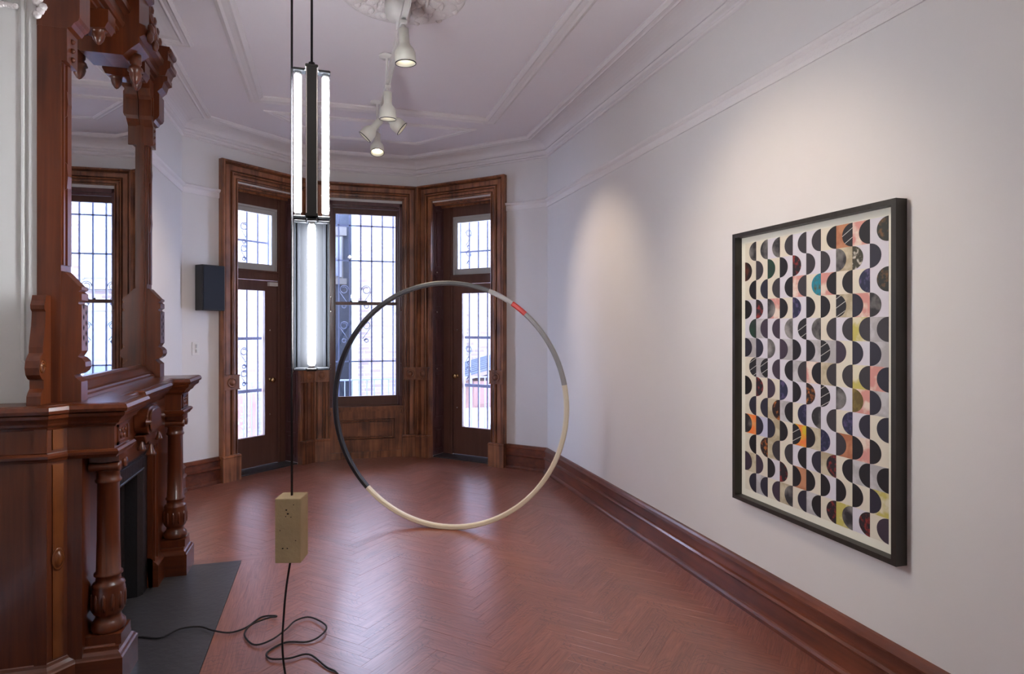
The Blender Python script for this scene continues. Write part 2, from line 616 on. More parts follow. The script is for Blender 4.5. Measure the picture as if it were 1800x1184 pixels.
planks = []
c45 = math.sqrt(0.5)
for j in range(-14, 15):
    for k in range(-70, 120):
        for vert in (0, 1):
            gx, gy = k * PW + j * PL, k * PW - j * PL
            if vert:
                cx, cy, ang = gx + PL + PW / 2, gy + PW - PL / 2, rad(90)
            else:
                cx, cy, ang = gx + PL / 2, gy + PW / 2, 0
            X = (cx - cy) * c45 + 1.05 - 0.297 + 0.02
            Y = (cx + cy) * c45 + 2.587
            A = ang + rad(45)
            ca, sa = math.cos(A), math.sin(A)
            if any(in_room(X + p * ca - q * sa, Y + p * sa + q * ca) for p in (-0.21, -0.1, 0, 0.1, 0.21) for q in (-0.035, 0.035)):
                planks.append((X, Y, A))


def inside(p):
    return all(in_room(p[0] + sx * 0.20 * math.cos(p[2] + d), p[1] + sx * 0.20 * math.sin(p[2] + d)) for sx in (-1, 1) for d in (0, 0.3, -0.3)) and p[0] < XR - 0.2


seen = []
for i, p in enumerate(planks):
    u, v, D = project(p[0], p[1], 0)
    if 150 < u < 1700 and v < 1230 and inside(p):
        seen.append((D, i))
seen.sort()
near = [i for D, i in seen[:300]]
nearset = set(near)
pv, pf = plank_mesh('plank', PL, PW)
pme = mesh_gc('plank', pv, pf, pv)
fin = MW[floor].inverted()
for i in near:
    X, Y, a = planks[i]
    o = bpy.data.objects.new('plank', pme)
    o.parent = floor
    o.matrix_basis = fin @ (Matrix.Translation((X, Y, random.uniform(-0.0004, 0.0003))) @ Matrix.Rotation(a, 4, 'Z'))
    col.objects.link(o)
V, Fc, G = [], [], []
for i, (X, Y, a) in enumerate(planks):
    if i in nearset:
        continue
    m = fin @ (Matrix.Translation((X, Y, random.uniform(-0.0004, 0.0003))) @ Matrix.Rotation(a, 4, 'Z'))
    k = len(V)
    ox, oy = random.uniform(-0.25, 0.25), random.uniform(-0.04, 0.04)
    V += [m @ Vector(p) for p in pv]
    G += [(p[0] + ox, p[1] + oy, 0) for p in pv]
    Fc += [[k + q for q in f] for f in pf]
o = bpy.data.objects.new('far_planks', mesh_gc('far_planks', V, Fc, G))
o['kind'] = 'stuff'
o.parent = floor
col.objects.link(o)
# straight border boards round the hearth
for x0, x1, y0, y1 in ((-0.54, -0.455, YS, HY1), (-0.455, -0.37, YS, HY1), (-0.37, -0.30, YS, HY1), (XL, -0.30, HY1, HY1 + 0.08), (XL, -0.30, HY1 + 0.08, HY1 + 0.16)):
    along_y = (y1 - y0) > (x1 - x0)
    L, W = max(x1 - x0, y1 - y0), min(x1 - x0, y1 - y0)
    v, f = plank_mesh('border_board', L, W)
    o = bpy.data.objects.new('border_board', mesh_gc('border_board', v, f, v))
    o.parent = floor
    o.matrix_basis = fin @ (Matrix.Translation(((x0 + x1) / 2, (y0 + y1) / 2, 0.0012)) @ Matrix.Rotation(rad(90) if along_y else 0, 4, 'Z'))
    col.objects.link(o)

# ------------------------------------------------------------------ ceiling, cornice, picture rail
b = MB().prism([(XA - 0.2, YS - 0.2), (XR + WT, YS - 0.2), (XR + WT, 7.7), (XL - WT, 7.7), (XL - WT, 4.0), (XA - 0.2, 4.0)], ZC, ZC + 0.15)
ceil = struct(b.build('ceiling', M['ceiling']), 'pale lavender plaster ceiling with moulded ribs', 'ceiling')
ROOM = [(XR, YS), (XR, CR.y), tuple(BR), tuple(BL), tuple(CL), (XL, YF), (XB, YF), (XB, YA), (XA, YA), (XA, YS)]
prof = [(0, 3.226), (0.012, 3.229), (0.020, 3.238), (0.012, 3.247), (0.006, 3.252), (0.006, 3.266), (0.026, 3.275), (0.034, 3.288), (0.026, 3.300), (0.020, 3.306)]
for k in range(9):
    a = k / 8 * math.pi / 2
    prof.append((0.187 - 0.162 * math.cos(a), 3.306 + 0.076 * math.sin(a)))
prof += [(0.187, ZC + 0.01), (0, ZC + 0.01)]
MB().sweep(ROOM, prof).build('cornice', M['plaster'], ceil)


def rib_prof(a, b, d):
    w_ = b - a
    return [(a, ZC + 0.01), (a, ZC - d * 0.55), (a + w_ * 0.12, ZC - d * 0.8), (a + w_ * 0.22, ZC - d), (a + w_ * 0.36, ZC - d * 0.75), (a + w_ * 0.64, ZC - d * 0.75),
            (a + w_ * 0.78, ZC - d), (a + w_ * 0.88, ZC - d * 0.7), (b, ZC - d * 0.4), (b, ZC + 0.01)]


MB().sweep(ROOM, rib_prof(0.187, 0.262, 0.028)).build('ceiling_rib', M['plaster'], ceil)
MB().sweep([(1.482, -1.6), (1.482, 5.655), (-0.648, 5.655), (-0.648, -1.6)], rib_prof(0, 0.122, 0.030), closed=True).build('ceiling_rib', M['plaster'], ceil)
MB().sweep([(1.36, 5.90), (0.88, 6.56), (-0.09, 6.56), (-0.56, 5.90)], rib_prof(0, 0.055, 0.016), closed=True).build('ceiling_rib', M['plaster'], ceil)
# ceiling rose
RX, RY = 0.40, 3.60
b = MB()
for k in range(16):
    a = 2 * math.pi * k / 16
    for rr, sz, hh in ((0.30, 0.055, 0.030), (0.20, 0.045, 0.040), (0.11, 0.030, 0.045)):
        x, y = RX + rr * math.cos(a + rr), RY + rr * math.sin(a + rr)
        b.lathe([(sz, 0.012), (sz * 0.92, -hh * 0.4), (sz * 0.6, -hh * 0.8), (sz * 0.15, -hh)], (x, y, ZC), 10)
        b.lathe([(sz * 0.4, 0), (sz * 0.35, -hh * 0.9), (sz * 0.1, -hh * 1.35)], (x + 0.03 * math.cos(a * 3), y + 0.03 * math.sin(a * 3), ZC), 8)
b.lathe([(0.36, 0.01), (0.36, -0.010), (0.34, -0.016), (0.32, -0.008), (0.10, -0.014), (0.02, -0.03)], (RX, RY, ZC), 40)
b.build('ceiling_rose', M['relief'], ceil)

RAIL = [(0, 2.717), (0.008, 2.717), (0.012, 2.735), (0.012, 2.765), (0.028, 2.778), (0.034, 2.792), (0.028, 2.800), (0.0, 2.803)]


def trim(name, path, label, rail=RAIL, mat='plaster'):
    return struct(MB().sweep(path, rail).build(name, M[mat]), label, 'trim')


def on(xf, s, o=0.0):
    p = xf @ Vector((s, o, 0))
    return (p.x, p.y)


trim('trim_1', [(XR, YS), tuple(CR), on(XFR, 1.20)], 'white picture rail with pressed relief along the long wall', mat='relief')
trim('trim_2', [on(XFL, 0.38), tuple(CL), (XL, YF), (XB, YF), (XB, 4.35)], 'white picture rail on the wall above the black box')
BASE = [(0, 0), (0.050, 0), (0.050, 0.018), (0.042, 0.030), (0.034, 0.036), (0.034, 0.128), (0.044, 0.134), (0.050, 0.146), (0.040, 0.156), (0.028, 0.162), (0.026, 0.206),
        (0.036, 0.212), (0.038, 0.222), (0.024, 0.234), (0.014, 0.246), (0, 0.250)]
trim('baseboard_right', [(XR, YS), tuple(CR), on(XFR, 1.225)], 'tall moulded dark wood baseboard under the framed collage', BASE, 'baseboard')
trim('baseboard_left', [on(XFL, 0.36), tuple(CL), (XL, YF)], 'tall moulded dark wood baseboard under the light switch', BASE, 'baseboard')

# ------------------------------------------------------------------ doors and bay window
CAS = [(0, 0), (0, 0.056), (0.006, 0.072), (0.022, 0.072), (0.030, 0.050), (0.034, 0.018), (0.041, 0.018), (0.045, 0.044), (0.090, 0.042), (0.094, 0.012), (0.101, 0.012), (0.105, 0.050), (0.112, 0.054), (0.118, 0.050), (0.122, 0.016), (0.129, 0.016), (0.133, 0.034), (0.152, 0.032), (0.156, 0.012), (0.161, 0.012), (0.164, 0.040), (0.172, 0.038), (0.175, 0.026)]


def casing(root, xf, s0, s1, wd, z1, blocks=(True, True)):
    k = wd / 0.175
    prof = [(o * k, h) for o, h in CAS] + [(wd, 0)]
    m = lambda s, z, h: (s, h, z)
    MB(xf).sweep([(s1 + wd, 0.0), (s1 + wd, z1 + 0.20), (s0 - wd, z1 + 0.20), (s0 - wd, 0.0)], prof, m).build('casing', M['casing'], root)
    for a, c in ((s0 - wd - 0.006, s0 + 0.004), (s1 - 0.004, s1 + wd + 0.006)):
        pb = MB(xf)
        pb.box(a, c, 0, 0.080, 0, 0.225)
        pb.prism([(0, 0.225), (0.080, 0.225), (0.086, 0.235), (0.074, 0.250), (0, 0.250)], a, c, lambda o, z, s: (s, o, z))
        pb.build('plinth_block', M['casing'], root)
        cb = MB(xf).box(a + 0.015, c - 0.015, 0, 0.074, 0.885, 1.02).box(a + 0.010, c - 0.010, 0, 0.080, 0.880, 0.892).box(a + 0.010, c - 0.010, 0, 0.080, 1.012, 1.024).build('corner_block', M['casing'], root)
        rm = MB(xf)
        rm.lathe([(0.048, 0), (0.048, 0.008), (0.040, 0.010), (0.036, 0.004), (0.030, 0.004), (0.026, 0.014), (0.012, 0.020), (0.002, 0.021)], ((a + c) / 2, 0.074, 0.952), 24, m=lambda p: (p[0], p[2], p[1]))
        rm.build('roundel', M['casing'], cb)


def panel_frames(b, o0, o1, zs, face, sgn, d=0.007, wd=0.014):
    """raised mouldings round shutter panels on a reveal at s=face, growing towards sgn"""
    for z0, z1 in zs:
        a, c = (face, face + sgn * d) if sgn > 0 else (face + sgn * d, face)
        b.box(a, c, o0, o0 + wd, z0, z1).box(a, c, o1 - wd, o1, z0, z1).box(a, c, o0, o1, z0, z0 + wd).box(a, c, o0, o1, z1 - wd, z1)
        e = d * 1.8
        a, c = (face, face + sgn * e) if sgn > 0 else (face + sgn * e, face)
        b.box(a, c, o0 + 0.035, o1 - 0.035, z0 + 0.04, z1 - 0.04)


SHUT = ((0.07, 0.34), (0.44, 0.98), (1.03, 1.62), (1.68, 2.08), (2.14, 2.84))


def reveal(root, xf, s0, s1, z0, z1, depth, side_s):
    for face, sgn in ((s0, 1), (s1, -1)):
        b = MB(xf)
        a, c = (face - 0.01, face + 0.004) if sgn > 0 else (face - 0.004, face + 0.01)
        b.box(a, c, -depth, 0.0, z0, z1)
        panel_frames(b, -depth + 0.03, -0.03, [q for q in SHUT if q[0] >= z0], face + 0.004 * sgn, sgn)
        sh = b.build('shutter_panel', M['shutter'], root)
        kn = MB(xf)
        for z in (1.005, 1.655, 2.11):
            kn.lathe([(0.011, 0), (0.008, 0.008), (0.012, 0.016), (0.004, 0.022)], (face + 0.012 * sgn, -0.05, z), 10, m=lambda p, q=sgn: (p[2] * q, p[0], p[1]))
        kn.build('shutter_knob', M['chrome'], sh)
    MB(xf).box(s0, s1, -depth, 0.0, z1 - 0.012, z1 + 0.005).box(s0, s1, -0.05, -0.035, z1 - 0.03, z1).box(s0, s1, -depth + 0.03, -depth + 0.05, z1 - 0.035, z1).build('soffit', M['casing'], root)


def door(name, label, xf, s0, s1, wd, l0, l1, g0, g1, knob_s, hinge_right):
    p = xf @ Vector(((s0 + s1) / 2, 0, 0))
    root = thing(name, label, 'door', p, kind='structure')
    casing(root, xf, s0, s1, wd, 2.90)
    reveal(root, xf, s0, s1, 0.02, 2.90, 0.215, None)
    f = MB(xf)
    f.box(s0, l0, -0.28, -0.205, 0, 2.9).box(l1, s1, -0.28, -0.205, 0, 2.9).box(l0, l1, -0.28, -0.205, 1.985, 2.085).box(l0, l1, -0.28, -0.205, 2.757, 2.9)
    for a in (l0, l1):
        f.box(a - 0.045 if a == l0 else a + 0.03, a - 0.03 if a == l0 else a + 0.045, -0.205, -0.192, 0.02, 2.9)
        f.box(a - 0.012 if a == l0 else a, a if a == l0 else a + 0.012, -0.205, -0.195, 0.02, 2.9)
    f.box(l0, l1, -0.205, -0.19, 2.07, 2.085)
    f.build('door_frame', M['doorpaint'], root)
    lf = MB(xf)
    lf.box(l0 + 0.003, g0, -0.265, -0.222, 0.02, 1.98).box(g1, l1 - 0.003, -0.265, -0.222, 0.02, 1.98).box(g0, g1, -0.265, -0.222, 0.02, 0.335).box(g0, g1, -0.265, -0.222, 1.872, 1.98)
    for a, c, d, e in ((g0 - 0.012, g0, 0.323, 1.884), (g1, g1 + 0.012, 0.323, 1.884), (g0, g1, 0.323, 0.335), (g0, g1, 1.872, 1.884)):
        lf.box(a, c, -0.222, -0.214, d, e)
    leaf = lf.build('door_leaf', M['doorpaint'], root)
    tag(leaf, 'brown door leaf with one tall pane')
    MB(xf).box(g0 - 0.003, g1 + 0.003, -0.247, -0.243, 0.333, 1.874).build('pane', M['glass'], leaf)
    kb = MB(xf).lathe([(0.024, 0), (0.024, 0.004), (0.011, 0.008), (0.010, 0.028), (0.022, 0.036), (0.029, 0.048), (0.026, 0.060), (0.008, 0.066)], (knob_s, -0.222, 0.918), 20, m=lambda q: (q[0], q[2], q[1]))
    tag(kb.build('door_knob', M['brass'], leaf), 'brass door knob')
    lk = MB(xf)
    for z in (0.55, 1.45):
        lk.lathe([(0.010, 0), (0.010, 0.006), (0.003, 0.010)], (knob_s + (0.005 if hinge_right else -0.005), -0.222, z), 12, m=lambda q: (q[0], q[2], q[1]))
    lk.build('lock_face', M['chrome'], leaf)
    t = MB(xf)
    a, c = l0 + 0.002, l1 - 0.002
    z0, z1 = 2.087, 2.757
    t.box(a, a + 0.055, -0.262, -0.225, z0, z1).box(c - 0.055, c, -0.262, -0.225, z0, z1).box(a, c, -0.262, -0.225, z0, z0 + 0.068).box(a, c, -0.262, -0.225, z1 - 0.068, z1)
    t.box(a, c, -0.225, -0.21, z1 - 0.022, z1).box(a, a + 0.016, -0.225, -0.213, z0, z1).box(c - 0.016, c, -0.225, -0.213, z0, z1)
    ts = tag(t.build('transom_sash', M['sashwhite'], root), 'grey-white painted transom sash')
    MB(xf).box(a + 0.05, c - 0.05, -0.247, -0.243, z0 + 0.06, z1 - 0.06).build('pane', M['glass'], ts)
    MB(xf).box(s0, s1, -0.36, -0.01, 0.0, 0.014).build('threshold', M['hearth'], root)
    return root


d1 = door('door_1', 'brown glazed door with transom, in the bay beside the black box', XFL, 0.545, 1.29, 0.182, 0.60, 1.185, 0.69, 1.033, 1.104, False)
d2 = door('door_2', 'brown glazed door with transom, in the bay wall next to the long white wall', XFR, 0.23, 1.03, 0.182, 0.363, 1.005, 0.491, 0.90, 0.412, True)
tag(MB(XFL).box(1.07, 1.175, -0.222, -0.185, 1.925, 1.965).build('door_latch', M['offwhite'], d1), 'white latch at the top of the door')

# middle window
pw = XFB @ Vector((0.585, 0, 0))
win = thing('window_1', 'tall double-hung sash window between the two bay doors', 'window', pw, kind='structure')
casing(win, XFB, 0.185, 0.985, 0.168, 2.90)
S0, S1 = 0.185, 0.985
f = MB(XFB)
f.box(S0, S0 + 0.03, -0.22, 0.012, 0.58, 2.90).box(S1 - 0.03, S1, -0.22, 0.012, 0.58, 2.90).box(S0, S1, -0.22, 0.012, 2.86, 2.90)
f.box(S0 + 0.03, S0 + 0.045, -0.08, -0.062, 0.58, 2.86).box(S1 - 0.045, S1 - 0.03, -0.08, -0.062, 0.58, 2.86).box(S0 + 0.03, S1 - 0.03, -0.06, -0.03, 2.83, 2.86)
f.build('window_frame', M['shutter'], win)
G0, G1 = 0.249, 0.930
for nm, o0, z0, z1, gz0, gz1 in (('lower_sash', -0.125, 0.585, 1.772, 0.688, 1.738), ('upper_sash', -0.175, 1.738, 2.86, 1.775, 2.788)):
    t = MB(XFB)
    t.box(S0 + 0.03, G0, o0 - 0.042, o0, z0, z1).box(G1, S1 - 0.03, o0 - 0.042, o0, z0, z1).box(G0, G1, o0 - 0.042, o0, z0, gz0).box(G0, G1, o0 - 0.042, o0, gz1, z1)
    for a, c, d, e in ((G0 - 0.01, G0, gz0, gz1), (G1, G1 + 0.01, gz0, gz1)):
        t.box(a, c, o0, o0 + 0.006, d, e)
    sash = t.build(nm, M['doorpaint'], win)
    # old glass sits very slightly out of square
    mm = XFB @ Matrix.Translation(((G0 + G1) / 2, o0 - 0.022, 0)) @ Matrix.Rotation(rad(0.55), 4, 'Z') @ Matrix.Translation((-(G0 + G1) / 2, 0, 0))
    MB(mm).box(G0 - 0.003, G1 + 0.003, -0.0015, 0.0015, gz0 - 0.003, gz1 + 0.003).build('pane', M['oldglass'], sash)
MB(XFB).box(0.50, 0.60, -0.165, -0.11, 1.772, 1.786).lathe([(0.012, 0), (0.012, 0.012), (0.004, 0.018)], (0.42, -0.14, 1.772), 10).build('sash_lock', M['iron'], win)
# sill, apron panel
t = MB(XFB)
t.box(S0 - 0.02, S1 + 0.02, -0.13, 0.035, 0.553, 0.585).box(S0, S1, -0.13, 0.020, 0.530, 0.553)
tag(t.build('window_sill', M['casing'], win), None)
t = MB(XFB)
t.box(S0, S1, -0.10, -0.034, 0, 0.53)
t.box(S0, S0 + 0.075, -0.034, 0.006, 0.075, 0.53).box(S1 - 0.075, S1, -0.034, 0.006, 0.075, 0.53).box(S0 + 0.075, S1 - 0.075, -0.034, 0.005, 0.45, 0.53).box(S0 + 0.075, S1 - 0.075, -0.034, 0.005, 0.075, 0.20)
t.box(S0, S1, -0.034, 0.022, 0, 0.075)
for k, (d, o) in enumerate(((0.0, 0.0), (0.020, -0.018))):
    t.box(S0 + 0.075 + d, S0 + 0.087 + d, -0.034, 0.012 + o, 0.20 + d, 0.45 - d).box(S1 - 0.087 - d, S1 - 0.075 - d, -0.034, 0.012 + o, 0.20 + d, 0.45 - d)
    t.box(S0 + 0.087 + d, S1 - 0.087 - d, -0.034, 0.0118 + o, 0.20 + d, 0.212 + d).box(S0 + 0.087 + d, S1 - 0.087 - d, -0.034, 0.0118 + o, 0.438 - d, 0.45 - d)
t.box(S0 + 0.14, S1 - 0.14, -0.034, -0.012, 0.25, 0.40)
t.build('apron_panel', M['casing'], win)
for s_ in (S0 + 0.012, S1 - 0.012):
    t = MB(XFB)
    for z in (0.50, 0.58, 0.68, 1.02, 1.07, 1.66, 1.74, 1.82):
        t.lathe([(0.006, 0), (0.008, 0.006), (0.003, 0.012)], (s_, 0.012, z), 8, m=lambda q: (q[0], q[2], q[1]))
    t.tube([on(XFB, 0)[0:0] or (s_, 0.02, 0.50), (s_, 0.02, 0.58)], 0.0035, 6).tube([(s_, 0.02, 1.66), (s_, 0.024, 1.74), (s_, 0.02, 1.82)], 0.0035, 6)
    t.build('shutter_hook', M['chrome'], win)

# ------------------------------------------------------------------ mantel
man = thing('fireplace_mantel', 'carved dark mahogany mantel with two columns and a deep shelf', 'mantel', (-1.0, 3.66, 0))
sp = MB().prism([(XA, 2.90), (-1.075, 2.90), (-1.026, 2.955), (-1.026, YA), (XA, YA)], 0, 1.10).build('side_panel', M['mahog'], man)
MB().box(-1.118, -1.075, 2.893, 2.90, 0.15, 0.965).box(-1.118, -1.075, 2.893, 2.90, 0.995, 1.09).box(XA, -1.118, 2.897, 2.90, 0.15, 0.965).box(XA, -1.118, 2.897, 2.90, 0.995, 1.09).build('panel_stile', M['mahog'], sp)
# the canted corner strip carries figured veneer and an oval boss
ca, cb_ = Vector((-1.075, 2.90)), Vector((-1.026, 2.955))
ct = (cb_ - ca).normalized()
cn = Vector((ct.y, -ct.x))
XFC = Matrix(((ct.x, cn.x, 0, ca.x), (ct.y, cn.y, 0, ca.y), (0, 0, 1, 0), (0, 0, 0, 1)))
cl = (cb_ - ca).length
bp = MB(XFC).box(0.018, cl - 0.016, 0, 0.004, 0.17, 0.945).box(0.018, cl - 0.016, 0, 0.004, 1.005, 1.085).build('burl_strip', M['burl'], man)
tag(bp, 'orange burl veneer strip')
MB(XFC).lathe([(0.024, 0), (0.024, 0.004), (0.020, 0.006), (0.018, 0.004), (0.015, 0.010), (0.008, 0.017), (0.001, 0.019)], (cl / 2, 0.004, 0.565), 20, m=lambda q: (q[0], q[2], q[1] * 1.9)).build('oval_boss', M['burl'], bp)
MB().box(XB, -0.973, 2.955, 3.30, 0, 0.965).build('jamb', M['mahog'], man)
MB().box(XB, -0.973, 4.02, 4.37, 0, 0.965).box(-0.973, -0.965, 4.03, 4.05, 0.14, 0.82).box(-0.973, -0.965, 4.10, 4.12, 0.14, 0.82).build('jamb', M['mahog'], man)
fr = MB().box(XB, -0.945, 3.155, 4.175, 0.83, 1.10).box(-0.945, -0.937, 3.20, 4.13, 0.90, 0.915).box(-0.945, -0.937, 3.20, 4.13, 1.06, 1.075).build('frieze', M['mahog_y'], man)
for y0 in (2.955, 4.165):
    kb = MB().box(XB, -0.857, y0, y0 + 0.205, 0.965, 1.10)
    kb.box(-0.857, -0.851, y0 + 0.03, y0 + 0.045, 1.0, 1.085).box(-0.857, -0.851, y0 + 0.16, y0 + 0.175, 1.0, 1.085).box(-0.857, -0.851, y0 + 0.03, y0 + 0.175, 1.0, 1.012).box(-0.857, -0.851, y0 + 0.03, y0 + 0.175, 1.073, 1.085)
    for q in range(5):
        kb.lathe([(0.012, 0), (0.009, 0.005), (0.002, 0.007)], (-0.857, y0 + 0.065 + 0.019 * q, 1.042 + 0.012 * (-1) ** q), 8, m=lambda p: (p[2], p[0], p[1]))
    kb.build('frieze_block', M['mahog'], man)
OUT = [(XA, 2.90), (-1.075, 2.90), (-1.026, 2.955), (-0.857, 2.955), (-0.857, 3.16), (-0.945, 3.16), (-0.945, 3.46), (-0.915, 3.46), (-0.915, 3.86), (-0.945, 3.86), (-0.945, 4.165), (-0.857, 4.165), (-0.857, 4.37), (XB - 0.01, 4.37)]
MB().sweep(OUT, [(-0.02, 1.085), (0.004, 1.085), (0.010, 1.095), (0.022, 1.102), (0.026, 1.112), (0.036, 1.124), (0.050, 1.134), (0.054, 1.146), (0.050, 1.150), (0.062, 1.154), (0.066, 1.166), (0.060, 1.180), (0.050, 1.185), (-0.05, 1.185)], right=True).build('shelf_moulding', M['mahog_y'], man)
shelf = [(p[0] + 0.0, p[1]) for p in OUT]
MB().prism([(XA, 2.86), (-1.06, 2.86), (-1.012, 2.92), (-0.83, 2.92), (-0.83, 3.19), (-0.91, 3.19), (-0.91, 3.44), (-0.885, 3.44), (-0.885, 3.88), (-0.91, 3.88), (-0.91, 4.14), (-0.83, 4.14), (-0.83, 4.405), (XB, 4.405), (XB, YA - 0.0005), (XA, YA - 0.0005)], 1.150, 1.1862).build('shelf', M['mahog_y'], man)
STR = [(-0.02, 0.958), (0.008, 0.958), (0.012, 0.966), (0.020, 0.974), (0.022, 0.984), (0.014, 0.992), (-0.02, 0.996)]
MB().sweep(OUT[:5] + [(-0.97, 3.16)], STR, right=True).build('string_moulding', M['mahog_x'], man)
MB().sweep([(-0.97, 4.165), (-0.857, 4.165), (-0.857, 4.37), (XB, 4.37)], STR, right=True).build('string_moulding', M['mahog_x'], man)
BAS = [(-0.05, 0), (0.0, 0), (0.0, 0.125), (-0.006, 0.130), (-0.012, 0.140), (-0.024, 0.150), (-0.028, 0.160), (-0.040, 0.170), (-0.06, 0.172)]
MB().sweep([(XA, 2.865), (-1.062, 2.865), (-0.995, 2.945), (-0.825, 2.945), (-0.825, 3.165), (-0.945, 3.165), (-0.945, 3.30)], BAS, right=True).box(-0.98, -0.845, 2.97, 3.14, 0, 0.165).build('base_moulding', M['mahog_x'], man)
MB().sweep([(-0.945, 4.02), (-0.945, 4.160), (-0.825, 4.160), (-0.825, 4.372), (XB, 4.372)], BAS, right=True).box(-0.98, -0.845, 4.18, 4.35, 0, 0.165).build('base_moulding', M['mahog_x'], man)
COLP = [(0.050, 0.205), (0.060, 0.207), (0.066, 0.222), (0.064, 0.240), (0.056, 0.250), (0.050, 0.258), (0.047, 0.272), (0.054, 0.280), (0.062, 0.294), (0.063, 0.380), (0.060, 0.392), (0.062, 0.398), (0.058, 0.408), (0.048, 0.414),
        (0.046, 0.436), (0.054, 0.442), (0.054, 0.450), (0.046, 0.456), (0.043, 0.60), (0.041, 0.830), (0.048, 0.836), (0.050, 0.844), (0.044, 0.852), (0.042, 0.876), (0.050, 0.888), (0.050, 0.892)]
for yc in (3.055, 4.262):
    xc = -0.908
    c = MB().lathe(COLP, (xc, yc, 0), 28)
    c.prism([(xc - 0.066, yc - 0.066), (xc + 0.066, yc - 0.066), (xc + 0.066, yc + 0.066), (xc - 0.066, yc + 0.066)], 0.165, 0.208)
    column = c.build('column', M['mahog'], man)
    cp = MB().box(xc - 0.054, xc + 0.056, yc - 0.058, yc + 0.058, 0.930, 0.960)
    for sy in (-1, 1):
        cp.lathe([(0.004, -0.058), (0.020, -0.058), (0.022, -0.050), (0.017, -0.02), (0.017, 0.02), (0.022, 0.050), (0.020, 0.058), (0.004, 0.058)], (xc, yc + sy * 0.042, 0.908), 16, m=lambda p: (p[2], p[0], p[1]))
    cp.box(xc - 0.045, xc + 0.045, yc - 0.045, yc + 0.045, 0.892, 0.93)
    cp.build('capital', M['mahog'], column)
    fl_ = MB()
    for q in range(12):
        a = 2 * math.pi * q / 12
        fl_.lathe([(0.006, 0), (0.008, 0.02), (0.008, 0.055), (0.004, 0.07)], (xc + 0.060 * math.cos(a), yc + 0.060 * math.sin(a), 0.302), 6)
    fl_.build('carved_collar', M['mahog'], column)
# central cartouche with bell drops
ct_ = MB()
oval = [(3.66 + 0.115 * math.copysign(abs(math.cos(a)) ** 0.6, math.cos(a)), 1.015 + 0.070 * math.copysign(abs(math.sin(a)) ** 0.6, math.sin(a))) for a in [2 * math.pi * k / 28 for k in range(28)]]
yz = lambda u, v, w_: (w_, u, v)
ct_.prism([(p[0] * 1.0, p[1]) for p in oval], -0.945, -0.880, yz)
ct_.prism([((p[0] - 3.66) * 0.86 + 3.66, (p[1] - 1.015) * 0.82 + 1.015) for p in oval], -0.880, -0.868, yz)
ct_.prism([(3.55, 0.945), (3.77, 0.945), (3.73, 0.90), (3.69, 0.905), (3.66, 0.88), (3.63, 0.905), (3.59, 0.90)], -0.945, -0.895, yz)
crt = ct_.build('cartouche', M['mahog_y'], man, bevel=0.004)
BELL = [(0.003, 0), (0.006, -0.004), (0.009, -0.016), (0.016, -0.034), (0.021, -0.040), (0.015, -0.045), (0.002, -0.047)]
for y, z, k in ((3.50, 0.925, 1.0), (3.66, 0.885, 1.3), (3.82, 0.925, 1.0)):
    MB().lathe([(r * k, zz * k) for r, zz in BELL], (-0.895, y, z), 16).build('bell_drop', M['mahog'], crt)
for y in (3.53, 3.79):
    MB().lathe([(0.018, 0), (0.018, 0.006), (0.010, 0.012), (0.012, 0.020), (0.003, 0.028)], (-0.885, y, 1.015), 14, m=lambda p: (p[2], p[0], p[1])).build('rosette', M['mahog'], crt)

# fireplace insert and hearth
fi = thing('fireplace_insert', 'black slate fireplace surround set between the mantel columns', 'fireplace', (-1.05, 3.66, 0))
t = MB()
t.box(XB + 0.002, -1.0, 3.303, 3.42, 0, 0.827).box(XB + 0.002, -1.0, 3.93, 4.017, 0, 0.827).box(XB + 0.002, -1.0, 3.42, 3.93, 0.70, 0.827)
t.build('slate_surround', M['slate'], fi, bevel=0.003)
t = MB().box(-1.0, -0.985, 3.303, 4.017, 0.795, 0.812).box(-1.0, -0.992, 3.303, 4.017, 0.765, 0.780).box(-1.0, -0.990, 3.42, 3.93, 0.70, 0.712)
t.build('lintel_moulding', M['slate'], fi, bevel=0.003)
MB().prism([(-1.0, 3.42), (-1.02, 3.43), (-1.40, 3.52), (-1.42, 3.50), (-1.12, 3.405)], 0, 0.70).build('cheek', M['soot'], fi)
MB().prism([(-1.0, 3.93), (-1.02, 3.90), (-1.08, 3.89), (-1.09, 3.87), (-1.40, 3.80), (-1.42, 3.83), (-1.10, 3.945)], 0, 0.70).build('cheek', M['slate'], fi)
MB().box(-1.42, -1.39, 3.50, 3.83, 0, 0.70).box(-1.42, XB, 3.41, 3.94, 0.695, 0.735).build('fireback', M['soot'], fi)
MB().box(-1.39, XB, 3.405, 3.945, 0.0, 0.006).build('firebox_floor', M['soot'], fi)
fd = thing('fire_basket', 'small curved brass fire basket standing inside the fireplace', 'fire basket', (-1.10, 3.60, 0.006))
t = MB()
for k in range(7):
    y = 3.49 + 0.042 * k
    t.tube([(-1.06 - 0.02 * abs(k - 3), y, 0.04), (-1.035 - 0.02 * abs(k - 3), y, 0.10), (-1.045 - 0.02 * abs(k - 3), y, 0.17), (-1.07 - 0.02 * abs(k - 3), y, 0.22)], 0.006, 6)
t.build('basket_bar', M['brass'], fd)
t = MB()
for z in (0.05, 0.17):
    t.tube([(-1.06 - 0.02 * abs(k - 3), 3.49 + 0.042 * k, z) for k in range(7)], 0.007, 6)
for y in (3.50, 3.73):
    t.tube([(-1.11, y, 0.006), (-1.11, y, 0.06), (-1.10, y, 0.17)], 0.008, 6)
t.build('basket_rail', M['brass'], fd)
he = tag(MB().box(HX0 - 0.4, HX1 - 0.002, HY0, HY1 - 0.002, -0.004, 0.0025).build('hearth_slab', M['hearth']), 'flat dark slate hearth slab in front of the fireplace', 'hearth')

